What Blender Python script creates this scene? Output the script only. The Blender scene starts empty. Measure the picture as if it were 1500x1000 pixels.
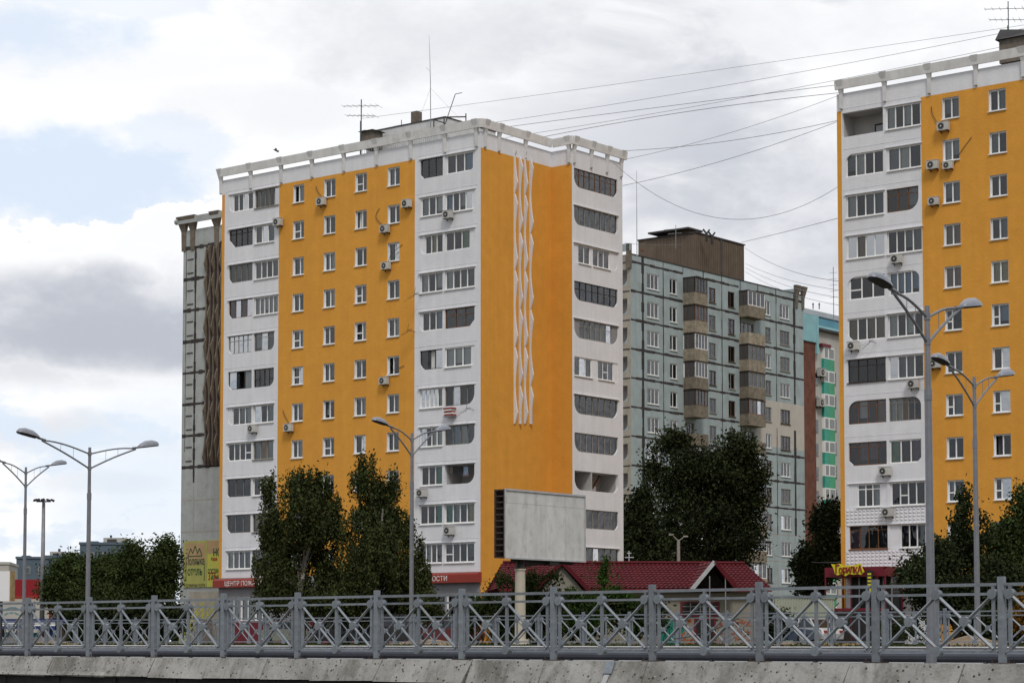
import bpy, math, random
import numpy as np
from mathutils import Vector, noise as mnoise
R = math.radians
sc = bpy.context.scene
COL = sc.collection
rnd = random.Random(7)

# ------------------------------------------------------------------ camera and pixel measuring
F = 3153.0; PITCH = math.atan(204.0/F); CY = 735.0
cam_d = bpy.data.cameras.new('camera'); cam = bpy.data.objects.new('camera', cam_d); COL.objects.link(cam)
cam_d.sensor_width = 36; cam_d.lens = F/1500*36; cam_d.shift_y = 235/1500
cam_d.clip_start = .5; cam_d.clip_end = 6000
cam.rotation_euler = (R(90)+PITCH, 0, 0)
sc.camera = cam

def ray(u, v):
    a = (u-750)/F; c = (CY-v)/F
    return Vector((a, math.cos(PITCH)-c*math.sin(PITCH), math.sin(PITCH)+c*math.cos(PITCH)))
def at(u, v, Y):
    r = ray(u, v); return r*(Y/r.y)

D1 = Vector((-.7817, .6237, 0)); D2 = Vector((.6237, .7817, 0)); XH = -D1; ROT = math.atan2(XH.y, XH.x)
class Frame:                       # building frame: x along the left-hand faces, y into the block
    def __init__(s, u, v, Y):
        p = at(u, v, Y); s.o = Vector((p.x, p.y, 0))
    def loc(s, p): q = p-s.o; return Vector((q.dot(XH), q.dot(D2), p.z))
    def fx(s, u, v, y0=0):         # hit the face y=y0 -> (x, z)
        r = ray(u, v); t = (y0+s.o.dot(D2))/r.dot(D2); q = s.loc(r*t); return q.x, q.z
    def fy(s, u, v, x0=0):         # hit the face x=x0 -> (y, z)
        r = ray(u, v); t = (x0+s.o.dot(XH))/r.dot(XH); q = s.loc(r*t); return q.y, q.z

# ------------------------------------------------------------------ mesh helpers
class MB:
    def __init__(s): s.v = []; s.f = []; s.m = []
    def add(s, vs, fs, mi=0):
        b = len(s.v); s.v += [tuple(p) for p in vs]
        for f in fs: s.f.append([b+i for i in f]); s.m.append(mi)
    def box(s, x0, x1, y0, y1, z0, z1, mi=0):
        s.add([(x0,y0,z0),(x1,y0,z0),(x1,y1,z0),(x0,y1,z0),(x0,y0,z1),(x1,y0,z1),(x1,y1,z1),(x0,y1,z1)],
              [(0,3,2,1),(4,5,6,7),(0,1,5,4),(1,2,6,5),(2,3,7,6),(3,0,4,7)], mi)
    def quad(s, a, b, c, d, mi=0): s.add([a,b,c,d], [(0,1,2,3)], mi)
    def prism(s, pts, a, b, axis='y', mi=0):     # pts 2D outline pulled along an axis
        def P(p, t): return (p[0],t,p[1]) if axis=='y' else ((t,p[0],p[1]) if axis=='x' else (p[0],p[1],t))
        n = len(pts)
        s.add([P(p,a) for p in pts]+[P(p,b) for p in pts],
              [tuple(range(n)), tuple(range(2*n-1,n-1,-1))]+[(i,(i+1)%n,n+(i+1)%n,n+i) for i in range(n)], mi)
    def tube(s, path, r, n=6, mi=0, cap=True):
        path = [Vector(p) for p in path]; k = len(path)
        rs = r if isinstance(r, (list, tuple)) else [r]*k
        vs = []
        for i, p in enumerate(path):
            t = (path[min(i+1,k-1)]-path[max(i-1,0)]).normalized()
            up = Vector((0,0,1)) if abs(t.z) < .9 else Vector((1,0,0))
            a = t.cross(up).normalized(); b = t.cross(a)
            for j in range(n):
                w = 2*math.pi*j/n; vs.append(p+(a*math.cos(w)+b*math.sin(w))*rs[i])
        fs = [(i*n+j, i*n+(j+1)%n, (i+1)*n+(j+1)%n, (i+1)*n+j) for i in range(k-1) for j in range(n)]
        if cap: fs += [tuple(range(n-1,-1,-1)), tuple((k-1)*n+j for j in range(n))]
        s.add(vs, fs, mi)
    def bar(s, a, b, w, d=None, mi=0):           # square bar
        a = Vector(a); b = Vector(b); d = d or w; t = (b-a).normalized()
        up = Vector((0,1,0)) if abs(t.y) < .9 else Vector((0,0,1))
        p = t.cross(up).normalized()*w/2; q = t.cross(p).normalized()*d/2
        s.add([a-p-q,a+p-q,a+p+q,a-p+q,b-p-q,b+p-q,b+p+q,b-p+q], [(0,3,2,1),(4,5,6,7),(0,1,5,4),(1,2,6,5),(2,3,7,6),(3,0,4,7)], mi)
    def disc(s, c, r, y0, y1, n=14, mi=0):
        s.prism([(c[0]+r*math.cos(2*math.pi*i/n), c[1]+r*math.sin(2*math.pi*i/n)) for i in range(n)], y0, y1, 'y', mi)
    def mesh(s, name, mats):
        me = bpy.data.meshes.new(name); me.from_pydata(s.v, [], s.f)
        for m in mats: me.materials.append(m)
        if len(mats) > 1: me.polygons.foreach_set('material_index', s.m)
        me.update(); return me
    def build(s, name, mats, parent=None, loc=(0,0,0), rz=0, smooth=False):
        mats = mats if isinstance(mats, (list, tuple)) else [mats]
        me = s.mesh(name, mats)
        if smooth: me.polygons.foreach_set('use_smooth', [True]*len(me.polygons))
        return inst(name, me, parent, loc, rz)
def inst(name, me, parent=None, loc=(0,0,0), rz=0):
    o = bpy.data.objects.new(name, me); COL.objects.link(o); o.parent = parent
    o.location = loc; o.rotation_euler = (0,0,rz); return o
def tag(o, label=None, cat=None, group=None, kind=None):
    if label: o['label'] = label
    if cat: o['category'] = cat
    if group: o['group'] = group
    if kind: o['kind'] = kind
    return o
def thing(name, label, cat, loc=(0,0,0), rz=0, group=None):
    o = bpy.data.objects.new(name, None); COL.objects.link(o); o.location = loc; o.rotation_euler = (0,0,rz)
    o.empty_display_size = .5; return tag(o, label, cat, group)
def bake(o):
    return o
def copy_tree(o, parent=None):
    c = o.copy(); COL.objects.link(c); c.parent = parent
    for ch in [k for k in list(bpy.data.objects) if k.parent == o]: copy_tree(ch, c)
    return c
def text(name, s, size, mat, parent, loc, rot, depth=.02, align='LEFT', xs=1.0, bold=0.0, label=None):
    cu = bpy.data.curves.new(name, 'FONT'); cu.body = s; cu.size = size; cu.extrude = depth; cu.align_x = align; cu.offset = bold
    t = bpy.data.objects.new(name, cu); COL.objects.link(t)
    dg = bpy.context.evaluated_depsgraph_get(); dg.update()
    me = bpy.data.meshes.new_from_object(t.evaluated_get(dg)); bpy.data.objects.remove(t)
    me.materials.clear(); me.materials.append(mat)
    o = inst(name, me, parent, loc); o.rotation_euler = rot; o.scale = (xs,1,1); return o

# ------------------------------------------------------------------ materials
def newmat(name):
    m = bpy.data.materials.new(name); m.use_nodes = True; nt = m.node_tree
    return m, nt, nt.nodes['Principled BSDF']
def N(nt, t, **kw):
    n = nt.nodes.new(t)
    for k, v in kw.items():
        if k.startswith('i_'): n.inputs[k[2:].replace('_',' ')].default_value = v
        else: setattr(n, k, v)
    return n
def mat(name, col, rough=.7, var=.12, scale=3., metal=0., bump=0., bscale=40., streak=0., spec=.3, dirt=None, dscale=.6, damt=.5, dstretch=1., rndv=0.):
    m, nt, b = newmat(name); L = nt.links.new
    tc = N(nt, 'ShaderNodeTexCoord'); co = tc.outputs['Object']
    b.inputs['Roughness'].default_value = rough; b.inputs['Metallic'].default_value = metal
    b.inputs['Specular IOR Level'].default_value = spec
    nz = N(nt, 'ShaderNodeTexNoise'); nz.inputs['Scale'].default_value = scale; nz.inputs['Detail'].default_value = 6; L(co, nz.inputs['Vector'])
    mr = N(nt, 'ShaderNodeMapRange'); mr.inputs[1].default_value = .3; mr.inputs[2].default_value = .7
    mr.inputs[3].default_value = 1-var; mr.inputs[4].default_value = 1+var; L(nz.outputs['Fac'], mr.inputs[0])
    fac = mr.outputs[0]
    if streak:
        mp = N(nt, 'ShaderNodeMapping'); mp.inputs['Scale'].default_value = (2.2, 2.2, .09); L(co, mp.inputs[0])
        n2 = N(nt, 'ShaderNodeTexNoise'); n2.inputs['Scale'].default_value = 1.; n2.inputs['Detail'].default_value = 5; L(mp.outputs[0], n2.inputs['Vector'])
        m2 = N(nt, 'ShaderNodeMapRange'); m2.inputs[1].default_value = .35; m2.inputs[2].default_value = .7
        m2.inputs[3].default_value = 1; m2.inputs[4].default_value = 1-streak; L(n2.outputs['Fac'], m2.inputs[0])
        mu = N(nt, 'ShaderNodeMath', operation='MULTIPLY'); L(fac, mu.inputs[0]); L(m2.outputs[0], mu.inputs[1]); fac = mu.outputs[0]
    if rndv:
        oi = N(nt, 'ShaderNodeObjectInfo'); m3 = N(nt, 'ShaderNodeMapRange'); m3.inputs[3].default_value = 1-rndv; m3.inputs[4].default_value = 1+rndv
        L(oi.outputs['Random'], m3.inputs[0]); mu = N(nt, 'ShaderNodeMath', operation='MULTIPLY'); L(fac, mu.inputs[0]); L(m3.outputs[0], mu.inputs[1]); fac = mu.outputs[0]
    vm = N(nt, 'ShaderNodeVectorMath', operation='SCALE'); vm.inputs[0].default_value = col; L(fac, vm.inputs['Scale'])
    out = vm.outputs[0]
    if dirt:
        mp = N(nt, 'ShaderNodeMapping'); mp.inputs['Scale'].default_value = (1, 1, dstretch); L(co, mp.inputs[0])
        n3 = N(nt, 'ShaderNodeTexNoise'); n3.inputs['Scale'].default_value = dscale; n3.inputs['Detail'].default_value = 9; n3.inputs['Roughness'].default_value = .7
        L(mp.outputs[0], n3.inputs['Vector'])
        m4 = N(nt, 'ShaderNodeMapRange'); m4.inputs[1].default_value = .5; m4.inputs[2].default_value = .68; m4.inputs[4].default_value = damt; L(n3.outputs['Fac'], m4.inputs[0])
        mx = N(nt, 'ShaderNodeMix', data_type='RGBA'); L(m4.outputs[0], mx.inputs[0]); L(out, mx.inputs[6]); mx.inputs[7].default_value = (*dirt, 1); out = mx.outputs[2]
    L(out, b.inputs['Base Color'])
    if bump:
        n5 = N(nt, 'ShaderNodeTexNoise'); n5.inputs['Scale'].default_value = bscale; n5.inputs['Detail'].default_value = 4; L(co, n5.inputs['Vector'])
        bp = N(nt, 'ShaderNodeBump'); bp.inputs['Strength'].default_value = bump; bp.inputs['Distance'].default_value = .03
        L(n5.outputs['Fac'], bp.inputs['Height']); L(bp.outputs[0], b.inputs['Normal'])
    return m
M = {}
M['orange'] = mat('orange_stucco', (.70,.33,.056), .85, .05, 1.2, bump=.5, bscale=5, streak=.06, spec=.15, dirt=(.54,.235,.035), dscale=.2, damt=.35)
M['white'] = mat('white_stucco', (.735,.74,.77), .85, .04, 1.0, bump=.4, bscale=5, streak=.07, spec=.15)
M['whitetile'] = mat('white_tiles', (.68,.68,.71), .6, .05, 2)
M['parapet'] = mat('parapet_concrete', (.68,.68,.68), .85, .06, 1.5, bump=.3, bscale=6, streak=.12, dirt=(.33,.32,.3), dscale=.9, damt=.35)
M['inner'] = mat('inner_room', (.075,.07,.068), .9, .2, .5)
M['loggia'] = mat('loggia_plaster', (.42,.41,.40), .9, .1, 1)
M['pvc'] = mat('white_window_frame', (.78,.78,.77), .4, .02, 2, rndv=.08)
M['wood'] = mat('brown_wood', (.085,.05,.03), .7, .3, 8, rndv=.3)
M['redwood'] = mat('red_brown_wood', (.17,.075,.03), .6, .25, 8)
M['greywood'] = mat('weathered_wood', (.26,.24,.21), .8, .25, 9, rndv=.2)
M['blackwood'] = mat('dark_wood', (.035,.028,.024), .7, .25, 8)
M['cur_w'] = mat('white_curtain', (.62,.62,.60), .9, .06, 2, rndv=.12)
M['cur_p'] = mat('pale_curtain', (.27,.29,.295), .9, .06, 2, rndv=.45)
M['cur_t'] = mat('tan_curtain', (.30,.22,.15), .9, .15, 2, rndv=.2)
M['cur_g'] = mat('green_curtain', (.05,.33,.22), .9, .15, 2)
M['cur_y'] = mat('yellow_blind', (.5,.46,.26), .9, .1, 2)
M['cur_b'] = mat('blue_curtain', (.33,.43,.55), .9, .1, 2)
M['cur_m'] = mat('mauve_curtain', (.20,.14,.17), .9, .15, 2)
M['cur_o'] = mat('ochre_curtain', (.35,.17,.02), .9, .15, 2)
M['cur_l'] = mat('lime_curtain', (.30,.42,.28), .9, .15, 2)
M['cur_d'] = mat('dark_blind', (.05,.052,.06), .9, .1, 2, rndv=.4)
M['acwhite'] = mat('air_conditioner_case', (.52,.51,.48), .5, .06, 3, rndv=.12, streak=.15)
M['dark'] = mat('dark_plastic', (.035,.035,.037), .6, .2, 5)
M['cable'] = mat('black_cable', (.05,.05,.05), .6, .1, 5)
M['railwhite'] = mat('rail_concrete', (.80,.80,.79), .85, .05, 1.5, streak=.12, dirt=(.45,.44,.42), dscale=1.3, damt=.4)
M['galv'] = mat('galvanised_steel', (.19,.215,.245), .45, .18, 9, metal=.25, spec=.5, dirt=(.11,.11,.11), dscale=4, damt=.5, rndv=.12)
M['galv2'] = mat('galvanised_pole', (.20,.21,.235), .5, .12, 4, metal=.25, spec=.5, streak=.1)
M['lampgrey'] = mat('lamp_housing_paint', (.22,.235,.275), .4, .06, 4, spec=.5)
M['rail'] = mat('guardrail_steel', (.17,.18,.215), .38, .1, 2, metal=.5, spec=.5)
M['concrete'] = None
M['blackwall'] = mat('black_wall_face', (.012,.011,.013), .75, .4, 3, bump=.8, bscale=9, spec=.2)  # near-black rough face of the wall below the coping
M['redroof'] = mat('red_metal_tile', (.085,.007,.012), .7, .2, 1.5, spec=.2, rndv=.05)
M['signred'] = mat('sign_red', (.26,.035,.022), .5, .06, 2)
M['maroon'] = mat('maroon_paint', (.14,.012,.022), .5, .1, 2)
M['signwhite'] = mat('sign_white_letter', (.75,.72,.7), .5, .02, 2)
M['greywall'] = mat('grey_plinth', (.26,.26,.27), .85, .1, 1, streak=.1)
M['lilac'] = mat('pale_plinth', (.27,.265,.28), .85, .1, 1, streak=.12)
M['beige'] = mat('beige_siding', (.25,.235,.195), .7, .06, 2, streak=.08)
M['panelblue'] = mat('grey_blue_wall_panel', (.355,.425,.435), .88, .09, .8, bump=.3, bscale=9, streak=.1, dirt=(.2,.2,.19), dscale=.5, damt=.35)
M['panelbeige'] = mat('repainted_panel', (.50,.47,.42), .88, .06, .8, streak=.06)
M['joint'] = mat('tarred_joint', (.045,.04,.04), .9, .4, 2)
M['jointpale'] = mat('pale_joint', (.36,.33,.30), .9, .2, 2)
M['brownconc'] = mat('brown_exposed_concrete', (.18,.155,.125), .9, .2, 3, streak=.2)
M['panelgrey'] = mat('pale_grey_wall_panel', (.40,.425,.42), .88, .09, .8, bump=.3, bscale=9, streak=.1, dirt=(.2,.19,.17), dscale=1.3, damt=.35)
M['balc'] = mat('beige_balcony_pebbledash', (.28,.24,.18), .9, .25, 2.5, rndv=.3, bump=.5, bscale=12, streak=.2, dirt=(.10,.09,.08), dscale=1.4, damt=.6)
M['oldbeige'] = mat('old_beige_concrete', (.40,.37,.31), .9, .15, 2, streak=.15, dirt=(.2,.17,.14), dscale=1, damt=.5)
M['roofdark'] = mat('roofing_felt', (.06,.06,.062), .9, .2, 1)
M['roofhouse'] = mat('brown_corrugated_wall', (.15,.115,.085), .85, .12, 1, streak=.15)
M['brickbrown'] = mat('brown_brick', (.15,.06,.04), .85, .25, 1.2)
M['cream'] = mat('cream_render', (.46,.45,.42), .85, .06, .5, streak=.06)
M['teal'] = mat('teal_cladding', (.25,.48,.52), .6, .1, .6)
M['teal2'] = mat('blue_cladding', (.10,.25,.32), .6, .1, .6)
M['green1'] = mat('green_panel', (.03,.30,.22), .4, .15, 1)
M['green2'] = mat('bright_green_panel', (.04,.31,.15), .4, .15, 1)
M['roofgrey'] = mat('grey_sheet_roof', (.42,.44,.46), .6, .1, .5)
M['farblue'] = mat('slate_blue_wall', (.095,.13,.165), .85, .1, .2)
M['farcream'] = mat('far_cream_wall', (.42,.41,.38), .85, .1, .2)
M['mallred'] = mat('red_cladding', (.27,.014,.022), .6, .05, .2)
M['wire'] = mat('wire', (.16,.16,.18), .6, .1, 1)
M['mast'] = mat('painted_mast', (.06,.09,.10), .6, .2, 3)
M['alu'] = mat('aluminium_antenna', (.30,.30,.31), .4, .1, 3, metal=.5)
M['bbface'] = mat('blank_billboard_sheet', (.60,.605,.60), .8, .10, 1.1, dirt=(.32,.31,.29), dscale=2.6, damt=.55, dstretch=.5, streak=.10)
M['bbpole'] = mat('cream_painted_column', (.50,.46,.38), .7, .06, 1.5, streak=.2)
M['ironblack'] = mat('black_iron', (.02,.019,.018), .7, .2, 4)
M['rust'] = mat('rusty_iron', (.05,.035,.03), .8, .3, 4)
M['bark'] = mat('bark', (.06,.045,.035), .9, .3, 6)
M['birchbark'] = mat('birch_bark', (.30,.28,.25), .85, .3, 3, dirt=(.03,.03,.03), dscale=4, damt=.9, dstretch=.5)
M['rubber'] = mat('tyre_rubber', (.02,.02,.02), .8, .1, 5)
M['kerb'] = mat('kerb_stone', (.42,.43,.45), .85, .1, 2, dirt=(.28,.27,.25), dscale=1.5, damt=.4)
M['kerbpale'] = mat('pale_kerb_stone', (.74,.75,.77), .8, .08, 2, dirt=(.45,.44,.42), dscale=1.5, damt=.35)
M['asphalt'] = mat('asphalt', (.05,.05,.052), .9, .15, 3)
M['pallet'] = mat('pale_pallet_wood', (.33,.23,.12), .85, .2, 5)
M['earth'] = mat('dug_earth', (.20,.15,.10), .95, .3, 2, bump=.8, bscale=5)
M['ltgreen'] = mat('pale_green_corrugated', (.34,.37,.29), .6, .08, 1)
M['yellowpaint'] = mat('yellow_green_paint', (.50,.52,.05), .6, .1, 3)
M['carglass'] = mat('dark_car_glass', (.012,.014,.017), .12, .1, 2, spec=.5)
M['skinblue'] = mat('blue_awning', (.02,.04,.16), .6, .1, 1)

def leafmat(name, col, var=.35):
    m, nt, b = newmat(name); L = nt.links.new
    g = N(nt, 'ShaderNodeNewGeometry'); tc = N(nt, 'ShaderNodeTexCoord')
    nz = N(nt, 'ShaderNodeTexNoise'); nz.inputs['Scale'].default_value = .8; nz.inputs['Detail'].default_value = 3; L(tc.outputs['Object'], nz.inputs['Vector'])
    a = N(nt, 'ShaderNodeMapRange'); a.inputs[3].default_value = 1-var; a.inputs[4].default_value = 1+var; L(g.outputs['Random Per Island'], a.inputs[0])
    c = N(nt, 'ShaderNodeMapRange'); c.inputs[1].default_value = .3; c.inputs[2].default_value = .7; c.inputs[3].default_value = .7; c.inputs[4].default_value = 1.35; L(nz.outputs['Fac'], c.inputs[0])
    mu = N(nt, 'ShaderNodeMath', operation='MULTIPLY'); L(a.outputs[0], mu.inputs[0]); L(c.outputs[0], mu.inputs[1])
    vm = N(nt, 'ShaderNodeVectorMath', operation='SCALE'); vm.inputs[0].default_value = col; L(mu.outputs[0], vm.inputs['Scale']); L(vm.outputs[0], b.inputs['Base Color'])
    b.inputs['Roughness'].default_value = .9; b.inputs['Specular IOR Level'].default_value = .04
    return m
M['leaf_birch'] = leafmat('birch_leaves', (.040,.050,.018), .42)
M['leaf_elm'] = leafmat('elm_leaves', (.026,.035,.015), .42)
M['leaf_green'] = leafmat('green_leaves', (.038,.054,.018), .42)
M['leaf_bush'] = leafmat('bush_leaves', (.035,.05,.016))
M['leaf_ivy'] = leafmat('creeper_leaves', (.03,.06,.013))
M['leaf_orange'] = leafmat('autumn_leaves', (.20,.10,.02))

def glassmat(name, tint, refl):
    m, nt, b = newmat(name); nt.nodes.remove(b); L = nt.links.new
    out = nt.nodes['Material Output']
    tr = N(nt, 'ShaderNodeBsdfTransparent'); tr.inputs[0].default_value = (*tint, 1)
    gl = N(nt, 'ShaderNodeBsdfGlossy'); gl.inputs['Roughness'].default_value = .01; gl.inputs[0].default_value = (.93,.96,1,1)
    # each sheet of old glass bows a little differently
    tc = N(nt, 'ShaderNodeTexCoord'); oi = N(nt, 'ShaderNodeObjectInfo')
    ad = N(nt, 'ShaderNodeVectorMath', operation='ADD'); L(tc.outputs['Object'], ad.inputs[0]); L(oi.outputs['Location'], ad.inputs[1])
    nz = N(nt, 'ShaderNodeTexNoise'); nz.inputs['Scale'].default_value = 1.3; nz.inputs['Detail'].default_value = 1; L(ad.outputs[0], nz.inputs['Vector'])
    bp = N(nt, 'ShaderNodeBump'); bp.inputs['Strength'].default_value = .35; bp.inputs['Distance'].default_value = .08; L(nz.outputs['Fac'], bp.inputs['Height'])
    L(bp.outputs[0], gl.inputs['Normal'])
    fr = N(nt, 'ShaderNodeFresnel'); fr.inputs['IOR'].default_value = 1.5
    ma = N(nt, 'ShaderNodeMath', operation='MULTIPLY_ADD'); ma.inputs[1].default_value = 1.3; ma.inputs[2].default_value = refl; ma.use_clamp = True
    L(fr.outputs[0], ma.inputs[0])
    mx = N(nt, 'ShaderNodeMixShader'); L(ma.outputs[0], mx.inputs[0]); L(tr.outputs[0], mx.inputs[1]); L(gl.outputs[0], mx.inputs[2]); L(mx.outputs[0], out.inputs[0])
    return m
M['glass'] = glassmat('window_glass', (.78,.83,.85), .03)
M['mirror'] = glassmat('sky_reflecting_glass', (.5,.55,.58), .48)
M['oldglass'] = glassmat('dusty_old_glass', (.42,.42,.38), .02)

def concrete_mat():
    m, nt, b = newmat('pitted_concrete'); L = nt.links.new
    tc = N(nt, 'ShaderNodeTexCoord'); co = tc.outputs['Object']
    def noise(s, d=6, r=.6, mp=None):
        n = N(nt, 'ShaderNodeTexNoise'); n.inputs['Scale'].default_value = s; n.inputs['Detail'].default_value = d; n.inputs['Roughness'].default_value = r
        if mp: q = N(nt, 'ShaderNodeMapping'); q.inputs['Scale'].default_value = mp; L(co, q.inputs[0]); L(q.outputs[0], n.inputs['Vector'])
        else: L(co, n.inputs['Vector'])
        return n.outputs['Fac']
    def mr(x, a, b_, c, d):
        n = N(nt, 'ShaderNodeMapRange'); 
        for i, v in zip((1,2,3,4), (a,b_,c,d)): n.inputs[i].default_value = v
        L(x, n.inputs[0]); return n.outputs[0]
    def mix(f, a, c):
        x = N(nt, 'ShaderNodeMix', data_type='RGBA'); L(f, x.inputs[0])
        if isinstance(a, tuple): x.inputs[6].default_value = (*a,1)
        else: L(a, x.inputs[6])
        x.inputs[7].default_value = (*c,1); return x.outputs[2]
    c = mix(mr(noise(1.2), .35, .65, 0, 1), (.36,.355,.34), (.25,.25,.24))
    c = mix(mr(noise(.9, 8, .7, (1,1,.35)), .50, .62, 0, .85), c, (.13,.125,.11))
    c = mix(mr(noise(3.5, 8, .75), .52, .64, 0, .6), c, (.17,.16,.14))
    c = mix(mr(noise(14, 3), .62, .72, 0, .5), c, (.44,.43,.39))
    c = mix(mr(noise(1., 7, .7, (5,5,.5)), .52, .66, 0, .55), c, (.11,.105,.09))
    v = N(nt, 'ShaderNodeTexVoronoi'); v.inputs['Scale'].default_value = 11; L(co, v.inputs['Vector'])
    pit = mr(v.outputs['Distance'], .16, .26, 1, 0)
    k = N(nt, 'ShaderNodeMath', operation='MULTIPLY'); L(pit, k.inputs[0]); L(mr(noise(5), .46, .54, 0, 1), k.inputs[1])
    c = mix(k.outputs[0], c, (.05,.047,.042))
    L(c, b.inputs['Base Color']); b.inputs['Roughness'].default_value = .9; b.inputs['Specular IOR Level'].default_value = .2
    bp = N(nt, 'ShaderNodeBump'); bp.inputs['Strength'].default_value = .6; bp.inputs['Distance'].default_value = .03
    s = N(nt, 'ShaderNodeMath', operation='SUBTRACT'); L(noise(12, 6), s.inputs[0]); L(k.outputs[0], s.inputs[1]); L(s.outputs[0], bp.inputs['Height']); L(bp.outputs[0], b.inputs['Normal'])
    return m
M['concrete'] = concrete_mat()

def ground_mat():
    m, nt, b = newmat('grass_and_earth'); L = nt.links.new
    tc = N(nt, 'ShaderNodeTexCoord')
    n = N(nt, 'ShaderNodeTexNoise'); n.inputs['Scale'].default_value = .13; n.inputs['Detail'].default_value = 8; n.inputs['Roughness'].default_value = .7; L(tc.outputs['Object'], n.inputs['Vector'])
    n2 = N(nt, 'ShaderNodeTexNoise'); n2.inputs['Scale'].default_value = 2; n2.inputs['Detail'].default_value = 8; L(tc.outputs['Object'], n2.inputs['Vector'])
    r = N(nt, 'ShaderNodeValToRGB'); r.color_ramp.elements[0].position = .38; r.color_ramp.elements[0].color = (.045,.055,.018,1); r.color_ramp.elements[1].position = .62; r.color_ramp.elements[1].color = (.17,.13,.085,1)
    L(n.outputs['Fac'], r.inputs[0])
    a = N(nt, 'ShaderNodeMapRange'); a.inputs[3].default_value = .6; a.inputs[4].default_value = 1.4; L(n2.outputs['Fac'], a.inputs[0])
    vm = N(nt, 'ShaderNodeVectorMath', operation='SCALE'); L(r.outputs[0], vm.inputs[0]); L(a.outputs[0], vm.inputs['Scale']); L(vm.outputs[0], b.inputs['Base Color'])
    b.inputs['Roughness'].default_value = .95; b.inputs['Specular IOR Level'].default_value = .1
    return m
M['ground'] = ground_mat()
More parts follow.
